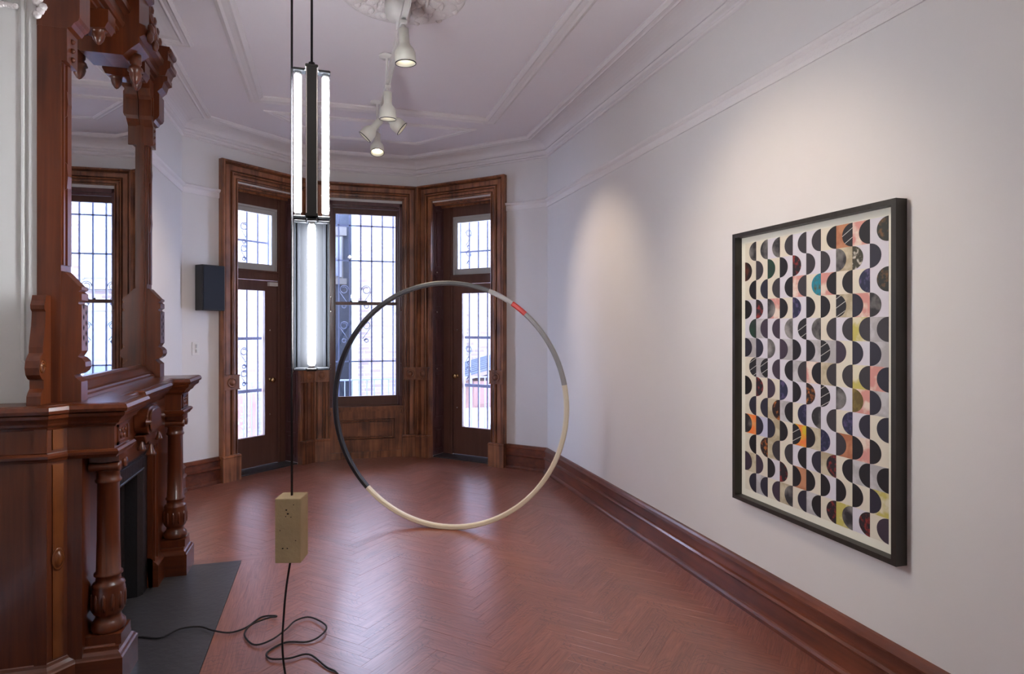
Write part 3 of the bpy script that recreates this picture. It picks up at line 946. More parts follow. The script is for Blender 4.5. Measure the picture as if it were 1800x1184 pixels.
# ------------------------------------------------------------------ overmantel mirror
om = thing('overmantel_mirror', 'tall mirror in a carved dark mahogany overmantel standing on the shelf', 'mirror', (-1.1, 3.66, 1.185))
XS = -1.057
ZS = 1.1865
xz = lambda u, v, w_: (u, w_, v)
mr = Matrix.Translation((-1.092, 3.66, 0)) @ Matrix.Rotation(rad(-0.55), 4, 'Z')
MB(mr).box(-0.003, 0, -0.60, 0.60, 1.26, 2.99).build('mirror_glass', M['mirror'], om)
MB().box(XB + 0.001, -1.105, 2.985, 4.335, ZS, 3.05).build('backboard', M['mahog'], om)
for side, y0, y1 in ((-1, 2.98, 3.085), (1, 4.235, 4.34)):
    st = MB().box(XB + 0.001, XS, y0, y1, ZS, 3.08)
    inner = y1 if side < 0 else y0
    st.box(XS, XS + 0.006, y0 + 0.012, y0 + 0.028, 1.75, 2.58).box(XS, XS + 0.006, y1 - 0.028, y1 - 0.012, 1.75, 2.58).box(XS, XS + 0.010, (y0 + y1) / 2 - 0.012, (y0 + y1) / 2 + 0.012, 1.75, 2.58)
    a, c = (inner, inner + 0.020) if side < 0 else (inner - 0.020, inner)
    st.box(-1.105, -1.068, a, c, 1.25, 3.0)
    stile = st.build('stile', M['mahog'], om)
    # console with fretwork on the front of the stile
    PR = [(XS, 1.725), (XS + 0.012, 1.722), (-0.995, 1.665), (-0.984, 1.660), (-0.984, 1.648), (-0.996, 1.642), (-0.990, 1.636), (-0.984, 1.632), (-0.984, 1.605), (-0.996, 1.598), (-0.996, 1.590), (-0.984, 1.584), (-0.984, 1.395), (-0.998, 1.372),
          (-0.985, 1.366), (-0.972, 1.350), (-0.970, 1.330), (-0.978, 1.312), (-0.994, 1.300), (-1.012, 1.296), (-1.006, 1.286), (-0.994, 1.275), (-0.986, 1.268), (-0.986, ZS), (XS, ZS)]
    con = MB().prism([(p[0], p[1]) for p in PR], y0 + 0.004, y1 - 0.030 if side < 0 else y1 - 0.004, xz).build('console', M['mahog'], stile)
    ft = MB()
    ym = (y0 + y1) / 2 - (0.013 if side < 0 else 0.0)
    for q in range(4):
        for sy, zz in ((0.014, 0.0), (-0.014, 0.024)):
            z = 1.425 + 0.043 * q + zz
            ft.prism([(ym + sy, z - 0.012), (ym + sy + 0.008, z), (ym + sy, z + 0.012), (ym + sy - 0.008, z)], -0.9845, -0.9832, yz)
    ft.build('fret_hole', M['soot'], stile)
    for z0 in (2.12, 2.42):
        MB().prism([(XS, z0 - 0.06), (XS + 0.010, z0 - 0.05), (XS + 0.014, z0), (XS + 0.010, z0 + 0.05), (XS, z0 + 0.06)], (y0 + y1) / 2 - 0.02, (y0 + y1) / 2 + 0.02, xz).build('applied_tongue', M['mahog'], stile)
    # flared capital, bracketed top and stepped cap
    cp = MB()
    yc, hw = (y0 + y1) / 2, (y1 - y0) / 2
    cp.box(XS, -1.035, yc - hw - 0.0005, yc + hw + 0.006, 2.585, 2.72)
    cp.prism([(XS, 2.72), (-1.040, 2.72), (-1.020, 2.728), (-1.010, 2.745), (-0.996, 2.755), (-0.990, 2.77), (-0.990, 2.90), (-1.000, 2.915), (-0.975, 2.94), (-0.965, 2.975), (-0.945, 2.985), (-0.945, 3.01), (XB, 3.01), (XB, 2.72)], yc - hw - 0.001, yc + hw + 0.010, xz)
    cp.prism([(XB, 3.01), (-0.955, 3.01), (-0.940, 3.05), (-0.925, 3.06), (-0.925, 3.09), (-0.94, 3.10), (-0.94, 3.155), (-0.93, 3.165), (-0.93, 3.185), (-1.02, 3.19), (-1.02, 3.225), (XB, 3.225)], yc - hw - (0.002 if side < 0 else 0.016), yc + hw + 0.020, xz)
    for z in (3.085, 3.165, 3.205):
        cp.lathe([(0.020, -hw - 0.006), (0.024, -hw - 0.002), (0.024, hw + 0.022), (0.020, hw + 0.028)], (-0.945 if z < 3.2 else -1.03, yc, z), 14, m=lambda p: (p[0], p[2], p[1]))
    for q in range(3):
        cp.lathe([(0.012, 0), (0.010, 0.008), (0.002, 0.014)], (-1.035, yc, 2.61 + 0.038 * q), 8, m=lambda p: (p[2], p[0], p[1]))
    capital = cp.build('capital', M['mahog'], om)
    # curved bracket from the stile up to the cross beam
    ys = y1 if side < 0 else y0
    d = 1 if side < 0 else -1
    BR_ = [(ys, 2.58), (ys + d * 0.014, 2.58), (ys + d * 0.014, 2.69), (ys + d * 0.025, 2.70), (ys + d * 0.050, 2.725), (ys + d * 0.055, 2.745), (ys + d * 0.055, 2.84), (ys + d * 0.075, 2.86), (ys + d * 0.085, 2.90), (ys + d * 0.085, 2.96), (ys, 2.96)]
    if d < 0:
        MB().prism(BR_, -1.085, -1.02, yz).box(-1.02, -1.012, ys - 0.045, ys - 0.030, 2.75, 2.86).build('curved_bracket', M['mahog'], capital)
    else:
        MB().prism([(ys, 2.78), (ys + 0.020, 2.78), (ys + 0.03, 2.84), (ys + 0.055, 2.90), (ys + 0.055, 2.96), (ys, 2.96)], -1.085, -1.02, yz).build('curved_bracket', M['mahog'], capital)
# console scroll on the near end of the overmantel, towards the white pier
SC = [(2.98, 1.622), (2.936, 1.622), (2.928, 1.600), (2.918, 1.582), (2.920, 1.566), (2.932, 1.556), (2.930, 1.53), (2.926, 1.50), (2.914, 1.45), (2.906, 1.415), (2.906, 1.392), (2.892, 1.380), (2.876, 1.362), (2.870, 1.335), (2.878, 1.306), (2.896, 1.290), (2.912, 1.284), (2.912, 1.250), (2.896, 1.236), (2.886, 1.222), (2.884, 1.196), (2.884, ZS), (2.98, ZS)]
scr = MB().prism(SC, -1.140, -1.092, yz).build('side_scroll', M['mahog'], om)
MB().tube([(-1.091, 2.90 + 0.022 * math.cos(a) * (1 - a / 14), 1.335 + 0.03 * math.sin(a) * (1 - a / 14)) for a in [k * 0.4 for k in range(24)]], 0.004, 5).build('carved_volute', M['burl'], scr)
# bottom rail, cross beam, crest
MB().prism([(-1.105, ZS), (-1.010, ZS), (-1.010, 1.200), (-1.022, 1.206), (-1.022, 1.216), (-1.035, 1.222), (-1.060, 1.250), (-1.072, 1.256), (-1.080, 1.268), (-1.105, 1.268)], 3.085, 4.235, xz).build('bottom_rail', M['mahog_y'], om)
MB().prism([(-1.105, 2.96), (-1.03, 2.96), (-1.03, 2.972), (-1.015, 2.978), (-1.015, 2.992), (-0.998, 3.0), (-0.990, 3.015), (-0.990, 3.06), (-0.965, 3.075), (-0.960, 3.10), (-0.975, 3.10), (-0.975, 3.11), (-1.105, 3.11)], 3.085, 4.235, xz).build('cross_beam', M['mahog_y'], om)
cr = MB()
GAB = [(3.30, 3.11), (4.02, 3.11), (4.02, 3.16), (3.96, 3.17), (3.80, 3.30), (3.66, 3.375), (3.52, 3.30), (3.36, 3.17), (3.30, 3.16)]
cr.prism(GAB, -1.10, -1.02, yz)
cr.sweep([(4.05, 3.115), (3.66, 3.345), (3.27, 3.115)], [(0, -1.02), (0, -0.955), (0.012, -0.945), (0.030, -0.945), (0.036, -0.965), (0.036, -1.02)], lambda u, v, h: (h, u, v), right=True)
crest = cr.build('gable_crest', M['mahog_y'], om)
for q in range(7):
    f_ = q / 6
    for sg in (-1, 1):
        MB().lathe([(0.004, -0.045), (0.020, -0.040), (0.022, 0.0), (0.020, 0.045), (0.004, 0.050)], (-0.985, 3.66 + sg * (0.40 - 0.34 * f_), 3.145 + 0.20 * f_), 10, m=lambda p: (p[2], p[0], p[1])).build('crest_bead', M['mahog'], crest)
cbk = MB().prism([(-1.105, 2.86), (-1.0, 2.86), (-0.96, 2.90), (-0.925, 2.93), (-0.925, 2.96), (-0.90, 2.975), (-0.90, 3.02), (-0.925, 3.03), (-0.925, 3.20), (-0.90, 3.215), (-0.90, 3.25), (-1.105, 3.25)], 3.57, 3.75, xz).build('center_block', M['mahog'], om)
ACORN = [(0.004, 0.10), (0.026, 0.10), (0.026, 0.055), (0.020, 0.045), (0.030, 0.035), (0.036, 0.018), (0.026, 0.012), (0.028, 0.0), (0.022, -0.022), (0.010, -0.04), (0.001, -0.046)]
for y, z, x, k in ((3.36, 2.86, -1.04, 1.0), (3.66, 2.795, -0.965, 1.05), (3.96, 2.86, -1.04, 1.0)):
    MB().lathe([(r * k, zz * k) for r, zz in ACORN], (x, y, z), 18).build('acorn_drop', M['mahog'], om)
    if y != 3.66:
        MB().prism([(-1.09, 2.87), (-1.0, 2.88), (-0.985, 2.91), (-0.985, 2.965), (-1.09, 2.965)], y - 0.05, y + 0.05, xz).build('drop_block', M['mahog'], om)
lv = MB()
for q in range(5):
    a = q * math.pi / 4
    lv.lathe([(0.004, 0), (0.020, 0.004), (0.024, 0.018), (0.010, 0.030)], (-0.90, 3.66 + 0.05 * math.cos(a), 2.98 + 0.06 * math.sin(a)), 10, m=lambda p: (p[2], p[0], p[1] * 1.4))
lv.build('carved_leaf', M['mahog'], cbk)

# ------------------------------------------------------------------ hoop sculpture
HR, HXc, HYc, HPHI = 0.9157, 0.822, 4.58, rad(-29.668)
hm = Matrix.Translation((HXc, HYc, 0)) @ Matrix.Rotation(HPHI, 4, 'Z')
hoop = thing('hoop_sculpture', 'large thin standing hoop in cream, black and grey with one red piece', 'sculpture', (0, 0, 0), hm)
SEG = [(-134.3, 10.6, lin(226, 215, 190), None, 'cream segment'), (10.6, 47.9, lin(150, 148, 146), None, 'grey segment'), (47.9, 55.8, lin(222, 52, 42), None, 'red segment'),
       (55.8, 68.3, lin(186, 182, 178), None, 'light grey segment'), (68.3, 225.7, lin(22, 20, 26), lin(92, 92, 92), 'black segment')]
for a0, a1, c0, c1, lab in SEG:
    m = plain('hoop_' + lab.replace(' ', '_'), c0, 0.42)
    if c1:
        # fade from charcoal grey at one end of the strip to black
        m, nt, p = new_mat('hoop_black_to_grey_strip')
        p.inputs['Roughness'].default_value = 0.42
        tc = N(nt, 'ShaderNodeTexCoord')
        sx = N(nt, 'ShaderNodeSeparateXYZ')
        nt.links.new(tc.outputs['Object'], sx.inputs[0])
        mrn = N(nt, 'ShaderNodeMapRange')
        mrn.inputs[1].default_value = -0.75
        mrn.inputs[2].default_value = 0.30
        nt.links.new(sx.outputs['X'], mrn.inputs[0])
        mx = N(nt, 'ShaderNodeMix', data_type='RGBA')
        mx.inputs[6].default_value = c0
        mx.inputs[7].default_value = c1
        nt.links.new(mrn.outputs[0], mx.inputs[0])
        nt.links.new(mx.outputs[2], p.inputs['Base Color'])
    n = max(3, int((a1 - a0) / 2.5))
    g = 0.06
    vs, fs = [], []
    CS = [(0.0, -0.012), (0.0, 0.012), (-0.006, 0.018), (-0.026, 0.018), (-0.034, 0.012), (-0.034, -0.012), (-0.026, -0.018), (-0.006, -0.018)]
    for i in range(n + 1):
        a = rad(a0 + g + (a1 - a0 - 2 * g) * i / n)
        for dr_, dn in CS:
            r = HR + dr_
            vs.append(hm @ Vector((r * math.cos(a), dn, HR + r * math.sin(a))))
    K = len(CS)
    for i in range(n):
        for k in range(K):
            fs.append((i * K + k, i * K + (k + 1) % K, (i + 1) * K + (k + 1) % K, (i + 1) * K + k))
    fs += [tuple(range(K)), tuple(n * K + k for k in range(K))]
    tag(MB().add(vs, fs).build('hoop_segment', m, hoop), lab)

# ------------------------------------------------------------------ hanging tube lamp, counterweight, cord
def cpt(u, v, D):
    s, c = math.sin(YAW), math.cos(YAW)
    k = (u - 900) / FPX
    return Vector(((s + c * k) * D, (c - s * k) * D, EYE - (v - HORIZON) * D / FPX))


LP = cpt(548, 572, 2.47)
lm = Matrix.Translation((LP.x, LP.y, 0)) @ Matrix.Rotation(rad(1.4), 4, 'Z')
lamp = thing('hanging_tube_lamp', 'black hanging lamp of two stacked tiers of lit fluorescent tubes', 'lamp', (0, 0, 0), lm @ Matrix.Translation((0, 0, 1.32)))


def tier(z0, z1, rot, nm):
    m = lm @ Matrix.Rotation(rot, 4, 'Z')
    bd = MB(m)
    # channel board: web plus folded edges, tubes stand off both faces (local y = board normal)
    bd.box(-0.060, 0.060, -0.010, 0.010, z0 + 0.012, z1 - 0.012)
    ch = bd.build('reflector_channel', M['alu'], lamp)
    e = MB(m)
    for sx in (-1, 1):
        e.box(sx * 0.063 - 0.004, sx * 0.063 + 0.004, -0.022, 0.022, z0 + 0.01, z1 - 0.01)
        e.box(sx * 0.048 - 0.005, sx * 0.048 + 0.005, -0.016, 0.016, z0 + 0.01, z1 - 0.01)
    e.build('channel_edge', M['black'], ch)
    for sx in (-1, 1):  # bright strips added to draw highlight lines along the channel edges
        for sy in (-1, 1):
            MB(m).box(sx * 0.067 - 0.0012, sx * 0.067 + 0.0012, sy * 0.0195 - 0.0015, sy * 0.0195 + 0.0015, z0 + 0.014, z1 - 0.014).build('edge_highlight', M['chrome'], ch)
    for z in (z0, z1 - 0.012):
        X = [(-0.068, -0.024), (-0.020, -0.024), (-0.020, -0.070), (0.020, -0.070), (0.020, -0.024), (0.068, -0.024), (0.068, 0.024), (0.020, 0.024), (0.020, 0.070), (-0.020, 0.070), (-0.020, 0.024), (-0.068, 0.024)]
        MB(m).prism(X, z, z + 0.012).build('end_plate', M['black'], lamp, bevel=0.003)
    for sy in (-1, 1):
        tb = MB(m).lathe([(0.010, z0 + 0.024), (0.0135, z0 + 0.028), (0.0135, z1 - 0.028), (0.010, z1 - 0.024)], (0, sy * 0.052, 0), 16)
        tube = tb.build('fluorescent_tube', M['tube'], lamp)
        for za in (z0 + 0.012, z1 - 0.024):
            MB(m).lathe([(0.012, za), (0.012, za + 0.012)], (0, sy * 0.052, 0), 14).build('tube_cap', M['tubecap'], tube)


tier(1.918, 2.505, rad(90), 'upper')
tier(1.325, 1.912, 0, 'lower')
MB(lm).lathe([(0.022, 1.905), (0.022, 1.925)], (0, 0, 0), 16).build('tier_joint', M['black'], lamp)
MB(lm).lathe([(0.026, 2.500), (0.026, 2.512), (0.014, 2.520), (0.012, 2.535)], (0, 0, 0), 16).build('cable_gland', M['black'], lamp)
MB(lm).tube([(0, 0, 2.53), (0, 0, ZC)], 0.0045, 8).build('cable', M['cable'], lamp)

BP = cpt(513, 572, 2.50)
bm_ = Matrix.Translation((BP.x, BP.y, 0)) @ Matrix.Rotation(rad(-14), 4, 'Z')
cw = thing('concrete_counterweight', 'small beige concrete block hanging on a black cable above the floor', 'counterweight', (0, 0, 0), bm_ @ Matrix.Translation((0, 0, 0.572)))
MB(bm_).box(-0.050, 0.050, -0.050, 0.050, 0.572, 0.824).build('concrete_block', M['concrete'], cw, bevel=0.003, seg=2)
for x, z, r in ((-0.006, 0.78, 0.003), (0.0, 0.765, 0.0035), (-0.008, 0.755, 0.002), (0.012, 0.752, 0.002), (-0.03, 0.70, 0.002), (-0.02, 0.63, 0.003), (-0.002, 0.63, 0.0025), (0.03, 0.66, 0.002), (0.022, 0.80, 0.002)):
    MB(bm_).lathe([(r * 1.3, 0), (r, 0.0004)], (x, -0.0501, z), 8, m=lambda q: (q[0], -q[2], q[1] * 0.7)).build('air_hole', M['soot'], cw)
MB(bm_).tube([(0, 0, 0.824), (0, 0, ZC)], 0.0045, 8).build('cable', M['cable'], cw)


def smooth_path(P, n=6):
    P = [Vector(p) for p in P]
    out = []
    for i in range(len(P) - 1):
        p0, p1, p2, p3 = P[max(i - 1, 0)], P[i], P[i + 1], P[min(i + 2, len(P) - 1)]
        for k in range(n):
            t = k / n
            out.append(0.5 * ((2 * p1) + (-p0 + p2) * t + (2 * p0 - 5 * p1 + 4 * p2 - p3) * t * t + (-p0 + 3 * p1 - 3 * p2 + p3) * t ** 3))
    return out + [P[-1]]


z0 = 0.006
CORD = [(BP.x - 0.004, BP.y, 0.572), (BP.x - 0.022, BP.y + 0.004, 0.45), (BP.x - 0.032, BP.y + 0.008, 0.33), (BP.x - 0.036, BP.y + 0.006, 0.22), (BP.x - 0.022, BP.y - 0.01, 0.11), (BP.x + 0.01, BP.y - 0.03, 0.035), (-0.06, 2.50, 0.008), (0.03, 2.52, z0), (0.06, 2.66, z0), (0.03, 2.80, z0)]
CORD += [(x, y, z0 + h) for x, y, h in [(-0.015, 2.864, 0), (-0.091, 2.989, 0.004), (-0.175, 2.974, 0.006), (-0.254, 2.997, 0.004), (-0.274, 3.069, 0), (-0.2, 3.141, 0), (-0.103, 3.113, 0.002), (-0.043, 3.144, 0.008), (-0.017, 3.23, 0.012), (-0.095, 3.362, 0.006), (-0.165, 3.336, 0.010),
         (-0.206, 3.242, 0.014), (-0.267, 3.161, 0.010), (-0.339, 3.15, 0.004), (-0.395, 3.263, 0.004), (-0.375, 3.343, 0.012), (-0.30, 3.390, 0.016), (-0.262, 3.408, 0.010), (-0.275, 3.432, 0.006), (-0.339, 3.446, 0), (-0.398, 3.35, 0.0), (-0.467, 3.304, 0.006), (-0.547, 3.345, 0.008), (-0.618, 3.41, 0.006), (-0.705, 3.404, 0.010), (-0.778, 3.345, 0.004), (-0.88, 3.39, 0), (-0.95, 3.36, 0)]]
tag(MB().tube(smooth_path(CORD), 0.0042, 7).build('power_cord', M['cable']), 'black fabric power cord looped on the parquet below the concrete block', 'cord')

# ------------------------------------------------------------------ framed collage
AY0, AY1, AZ0, AZ1, AD = 1.900, 2.918, 0.574, 1.991, 0.056
art = thing('framed_collage', 'large black-framed collage of half discs in a grid on the long wall', 'artwork', (XR, (AY0 + AY1) / 2, AZ0))
m2 = lambda y, z, h: (XR - h, y, z)
MB().sweep([(AY0, AZ0), (AY1, AZ0), (AY1, AZ1), (AY0, AZ1)], [(0, 0.001), (0, AD), (0.022, AD), (0.022, 0.001)], m2, closed=True).build('frame', M['frame'], art)
MB().box(XR - 0.012, XR - 0.002, AY0 + 0.02, AY1 - 0.02, AZ0 + 0.02, AZ1 - 0.02).build('mat_board', M['matboard'], art)
GY0, GY1, GZ0, GZ1 = 1.972, 2.866, 0.632, 1.937
NC, NR = 10, 13
cw_, chh = (GY1 - GY0) / NC, (GZ1 - GZ0) / NR
SQC = {'W': lin(208, 204, 212), 'C': lin(216, 208, 190), 'G': lin(168, 164, 164), 'O': lin(166, 104, 72), 'P': lin(204, 142, 132), 'T': lin(170, 156, 128), 'Y': lin(188, 176, 92), 'L': lin(188, 188, 208), 'R': lin(232, 120, 50), 'Z': lin(204, 176, 40)}
SQ2 = {'P': lin(222, 205, 190), 'Y': lin(214, 206, 180), 'T': lin(196, 186, 160), 'O': lin(186, 130, 96), 'R': lin(220, 150, 90), 'Z': lin(226, 120, 60), 'G': lin(190, 188, 190)}
DIC = {'K': (lin(20, 17, 20), None), 'D': (lin(52, 48, 52), None), 'B': (lin(36, 34, 48), None), 'p': (lin(58, 46, 60), None), 's': (lin(40, 38, 40), lin(150, 146, 142)), 'g': (lin(24, 60, 42), lin(34, 40, 38)), 'n': (lin(28, 20, 20), lin(90, 44, 30)),
       'r': (lin(28, 20, 26), lin(140, 40, 32)), 'v': (lin(30, 34, 62), lin(84, 74, 112)), 'e': (lin(20, 130, 150), lin(86, 72, 30)), 'm': (lin(40, 42, 36), lin(112, 80, 44)), 'f': (lin(30, 18, 16), lin(180, 104, 36)), 'y': (lin(96, 80, 36), lin(130, 110, 52)),
       't': (lin(60, 58, 44), lin(214, 206, 190)), 'a': (lin(26, 25, 28), 'arc')}
SQ = ['CCWCWWCOPW', 'CCCWWWWTWW', 'CCCWPCPCCW', 'WWPCWCCTPW', 'WGWWWWCWYG', 'GWWGWGGCWG', 'CGWWGPTCYP', 'CCCWWWWWPG', 'CCTGCWWCWC', 'RLTCZTWOPC', 'CCTCWWTCGG', 'TCWCOCWCCY', 'CGCTCGCYWC']
DI = ['sssDDDKaKm', 'nDgKrDDstB', 'KBDKDeKKvm', 'KrsKvKKaBs', 'gppsasDDDD', 'BBspKKapBB', 'aapKDKDDDB', 'KrpvKfasyB', 'BBfKvsDvBB', 'sBBKaKvDKK', 'KfDDKBrKKK', 'ppKrKKKKKB', 'BBpsBKrsrp']


def paper_mat(name, c0, c1, scale, lo=0.46, hi=0.60):
    m, nt, p = new_mat(name)
    p.inputs['Roughness'].default_value = 0.55
    if c1 is None:
        p.inputs['Base Color'].default_value = c0
        return m
    tc = N(nt, 'ShaderNodeTexCoord')
    oi = N(nt, 'ShaderNodeObjectInfo')
    sc = N(nt, 'ShaderNodeVectorMath', operation='SCALE')
    sc.inputs[0].default_value = (9, 17, 31)
    nt.links.new(oi.outputs['Random'], sc.inputs['Scale'])
    av = N(nt, 'ShaderNodeVectorMath', operation='ADD')
    nt.links.new(tc.outputs['Object'], av.inputs[0])
    nt.links.new(sc.outputs[0], av.inputs[1])
    if c1 == 'arc':
        wv = N(nt, 'ShaderNodeTexWave', wave_type='RINGS', rings_direction='X')
        wv.inputs['Scale'].default_value = 9.0
        nt.links.new(av.outputs[0], wv.inputs['Vector'])
        src, lo, hi, c1 = wv.outputs['Fac'], 0.975, 0.99, lin(190, 186, 180)
    else:
        no = N(nt, 'ShaderNodeTexNoise')
        no.inputs['Scale'].default_value = scale
        no.inputs['Detail'].default_value = 3
        nt.links.new(av.outputs[0], no.inputs['Vector'])
        src = no.outputs['Fac']
    mr_ = N(nt, 'ShaderNodeMapRange')
    mr_.inputs[1].default_value, mr_.inputs[2].default_value = lo, hi
    nt.links.new(src, mr_.inputs[0])
    mx = N(nt, 'ShaderNodeMix', data_type='RGBA')
    mx.inputs[6].default_value, mx.inputs[7].default_value = c0, c1
    nt.links.new(mr_.outputs[0], mx.inputs[0])
    nt.links.new(mx.outputs[2], p.inputs['Base Color'])
    return m


SQM = {k: paper_mat('paper_' + str(i), c, SQ2.get(k), 14) for i, (k, c) in enumerate(SQC.items())}
DIM = {k: paper_mat('disc_print_' + str(i), c[0], c[1], 12 if k in 'gs' else 22 if k in 'ny' else 45, *((0.40, 0.72) if k == 's' else (0.50, 0.68))) for i, (k, c) in enumerate(DIC.items())}
sqm, dim = {}, {}
for k, m in SQM.items():
    me = bpy.data.meshes.new('paper_square')
    h, q = chh / 2, cw_ / 2
    me.from_pydata([(0, -q, -h), (0, q, -h), (0, q, h), (0, -q, h), (-0.0008, -q, -h), (-0.0008, q, -h), (-0.0008, q, h), (-0.0008, -q, h)], [], [(4, 7, 6, 5), (0, 1, 5, 4), (1, 2, 6, 5), (2, 3, 7, 6), (3, 0, 4, 7)])
    me.materials.append(m)
    sqm[k] = me
for k, m in DIM.items():
    for flip in (0, 1):
        r = chh / 2
        pts = [(0.62 * cw_ * math.cos(a), r * math.sin(a)) for a in [-math.pi / 2 + math.pi * i / 18 for i in range(19)]]
        # flat side at y=0; bulge towards +y (away from the viewer's right) or -y
        sg = 1 if flip == 0 else -1
        n = len(pts)
        v = [(-0.0008, sg * p[0], p[1]) for p in pts] + [(-0.0020, sg * p[0], p[1]) for p in pts]
        f = [tuple(range(n, 2 * n))] + [(i, (i + 1) % n, n + (i + 1) % n, n + i) for i in range(n)]
        me = bpy.data.meshes.new('half_disc')
        me.from_pydata(v, [], f)
        me.materials.append(m)
        dim[(k, flip)] = me
ainv = MW[art].inverted()
for r in range(NR):
    for c in range(NC):
        yh_ = GY1 - cw_ * c            # left (far) edge of the cell as seen
        yl_ = yh_ - cw_
        zc = GZ1 - chh * (r + 0.5)
        o = bpy.data.objects.new('paper_square', sqm[SQ[r][c]])
        o.parent = art
        o.matrix_basis = ainv @ Matrix.Translation((XR - 0.012, (yh_ + yl_) / 2, zc))
        col.objects.link(o)
        # even rows: flat edge on the right of the cell, bulging left; odd rows the other way round
        o = bpy.data.objects.new('half_disc', dim[(DI[r][c], 0 if r % 2 == 0 else 1)])
        o.parent = art
        o.matrix_basis = ainv @ Matrix.Translation((XR - 0.012, yl_ if r % 2 == 0 else yh_, zc))
        col.objects.link(o)

# ------------------------------------------------------------------ ceiling track and spot heads
TX, TZ = 0.385, 3.165
track = thing('lighting_track', 'white lighting track hung on stems down the middle of the ceiling', 'light track', (TX, 3.0, ZC))
MB().box(TX - 0.017, TX + 0.017, -1.6, 5.46, TZ, TZ + 0.020).box(TX - 0.017, TX - 0.011, -1.6, 5.46, TZ - 0.010, TZ).box(TX + 0.011, TX + 0.017, -1.6, 5.46, TZ - 0.010, TZ).build('track_bar', M['offwhite'], track)
for y in (0.2, 2.0, 4.476, 5.42):
    MB().lathe([(0.055, ZC), (0.055, ZC - 0.010), (0.048, ZC - 0.016), (0.009, ZC - 0.018), (0.009, TZ + 0.02)], (TX, y, 0), 20).build('stem', M['offwhite'], track)
jb = MB().lathe([(0.075, ZC - 0.03), (0.075, ZC - 0.10), (0.068, ZC - 0.135), (0.045, ZC - 0.15), (0.012, ZC - 0.155), (0.012, TZ + 0.02)], (0.375, 3.62, 0), 24)
tag(jb.build('junction_canopy', M['offwhite'], track), 'white drum canopy under the ceiling rose')
HEAD = [(0.022, 0.0), (0.028, -0.002), (0.028, -0.078), (0.034, -0.092), (0.048, -0.108), (0.056, -0.128), (0.057, -0.186), (0.053, -0.186), (0.050, -0.135), (0.020, -0.10)]


def head(y, aim, label, power, on_=True, size=rad(60), color=(1.0, 0.80, 0.58), x=TX, drop=0.05, group='spotlights on the ceiling track'):
    pos = Vector((x, y, TZ - drop))
    d = (Vector(aim) - pos).normalized()
    q = d.to_track_quat('-Z', 'Y').to_matrix().to_4x4()
    m = Matrix.Translation(pos) @ q
    r = thing('track_spotlight', label, 'spotlight', (0, 0, 0), m, group)
    MB(m).lathe(HEAD, (0, 0, 0.0), 28).build('lamp_housing', M['tracklamp'], r)
    MB(m).lathe([(0.0572, -0.183), (0.0578, -0.185), (0.0578, -0.188), (0.0535, -0.188), (0.0535, -0.184)], (0, 0, 0), 28, caps=False).build('rim', M['black'], r)
    MB(m).lathe([(0.002, -0.120), (0.044, -0.120), (0.044, -0.124), (0.002, -0.126)], (0, 0, 0), 20).build('bulb', M['bulb'] if on_ else M['tubecap'], r)
    MB().box(x - 0.018, x + 0.018, y - 0.024, y + 0.024, TZ - 0.030, TZ - 0.0105).tube([(x, y, TZ - 0.028), tuple(pos)], 0.011, 10).build('track_adapter', M['offwhite'], r)
    vh = MB(m)
    for k in range(6):
        a = 2 * math.pi * k / 6
        vh.lathe([(0.0028, 0.0005), (0.002, 0.0012)], (0.020 * math.cos(a), 0.020 * math.sin(a), -0.0005), 6)
    vh.build('vent_hole', M['soot'], r)
    if power:
        ld = bpy.data.lights.new('spot_beam', 'SPOT')
        ld.energy = power * 0.75
        ld.color = color
        ld.spot_size = size
        ld.spot_blend = 0.9
        ld.shadow_soft_size = 0.035
        lo = bpy.data.objects.new('spot_beam', ld)
        lo.parent = r
        lo.matrix_basis = Matrix.Translation((0, 0, -0.19))
        col.objects.link(lo)
    return r


head(3.44, (0.60, 3.55, 0), 'cream track spotlight hanging just below the ceiling rose canopy', 45, size=rad(70))
head(4.40, (0.42, 4.62, 0), 'cream track spotlight hanging upright beside the first bare stem', 40, size=rad(70))
head(4.84, (XR, 4.70, 1.72), 'cream track spotlight tilted toward the long white wall', 60, size=rad(56))
head(5.02, (XL, 5.30, 1.2), 'cream track spotlight tilted toward the black box wall', 45, size=rad(70))
head(5.40, (0.30, 4.2, 0), 'cream track spotlight glowing at the end of the track by the bay', 40, size=rad(75))
# collage lamp, then three unseen spot heads added as fill light
head(2.55, (XR, 2.62, 1.55), 'cream track spotlight aimed at the framed collage', 52, size=rad(72))
head(1.0, (XR, 1.0, 1.5), 'added unseen fill spotlight aimed at the bare end of the long wall', 5, size=rad(100))
head(0.4, (-1.4, 2.95, 1.6), 'added unseen fill spotlight aimed at the near end of the mantel', 13, size=rad(80), color=(1, 0.9, 0.78))
head(-0.6, (0.2, YS, 1.8), 'added unseen bounce spotlight aimed at the wall at the other end of the room', 60, size=rad(110), color=(1, 0.9, 0.78))

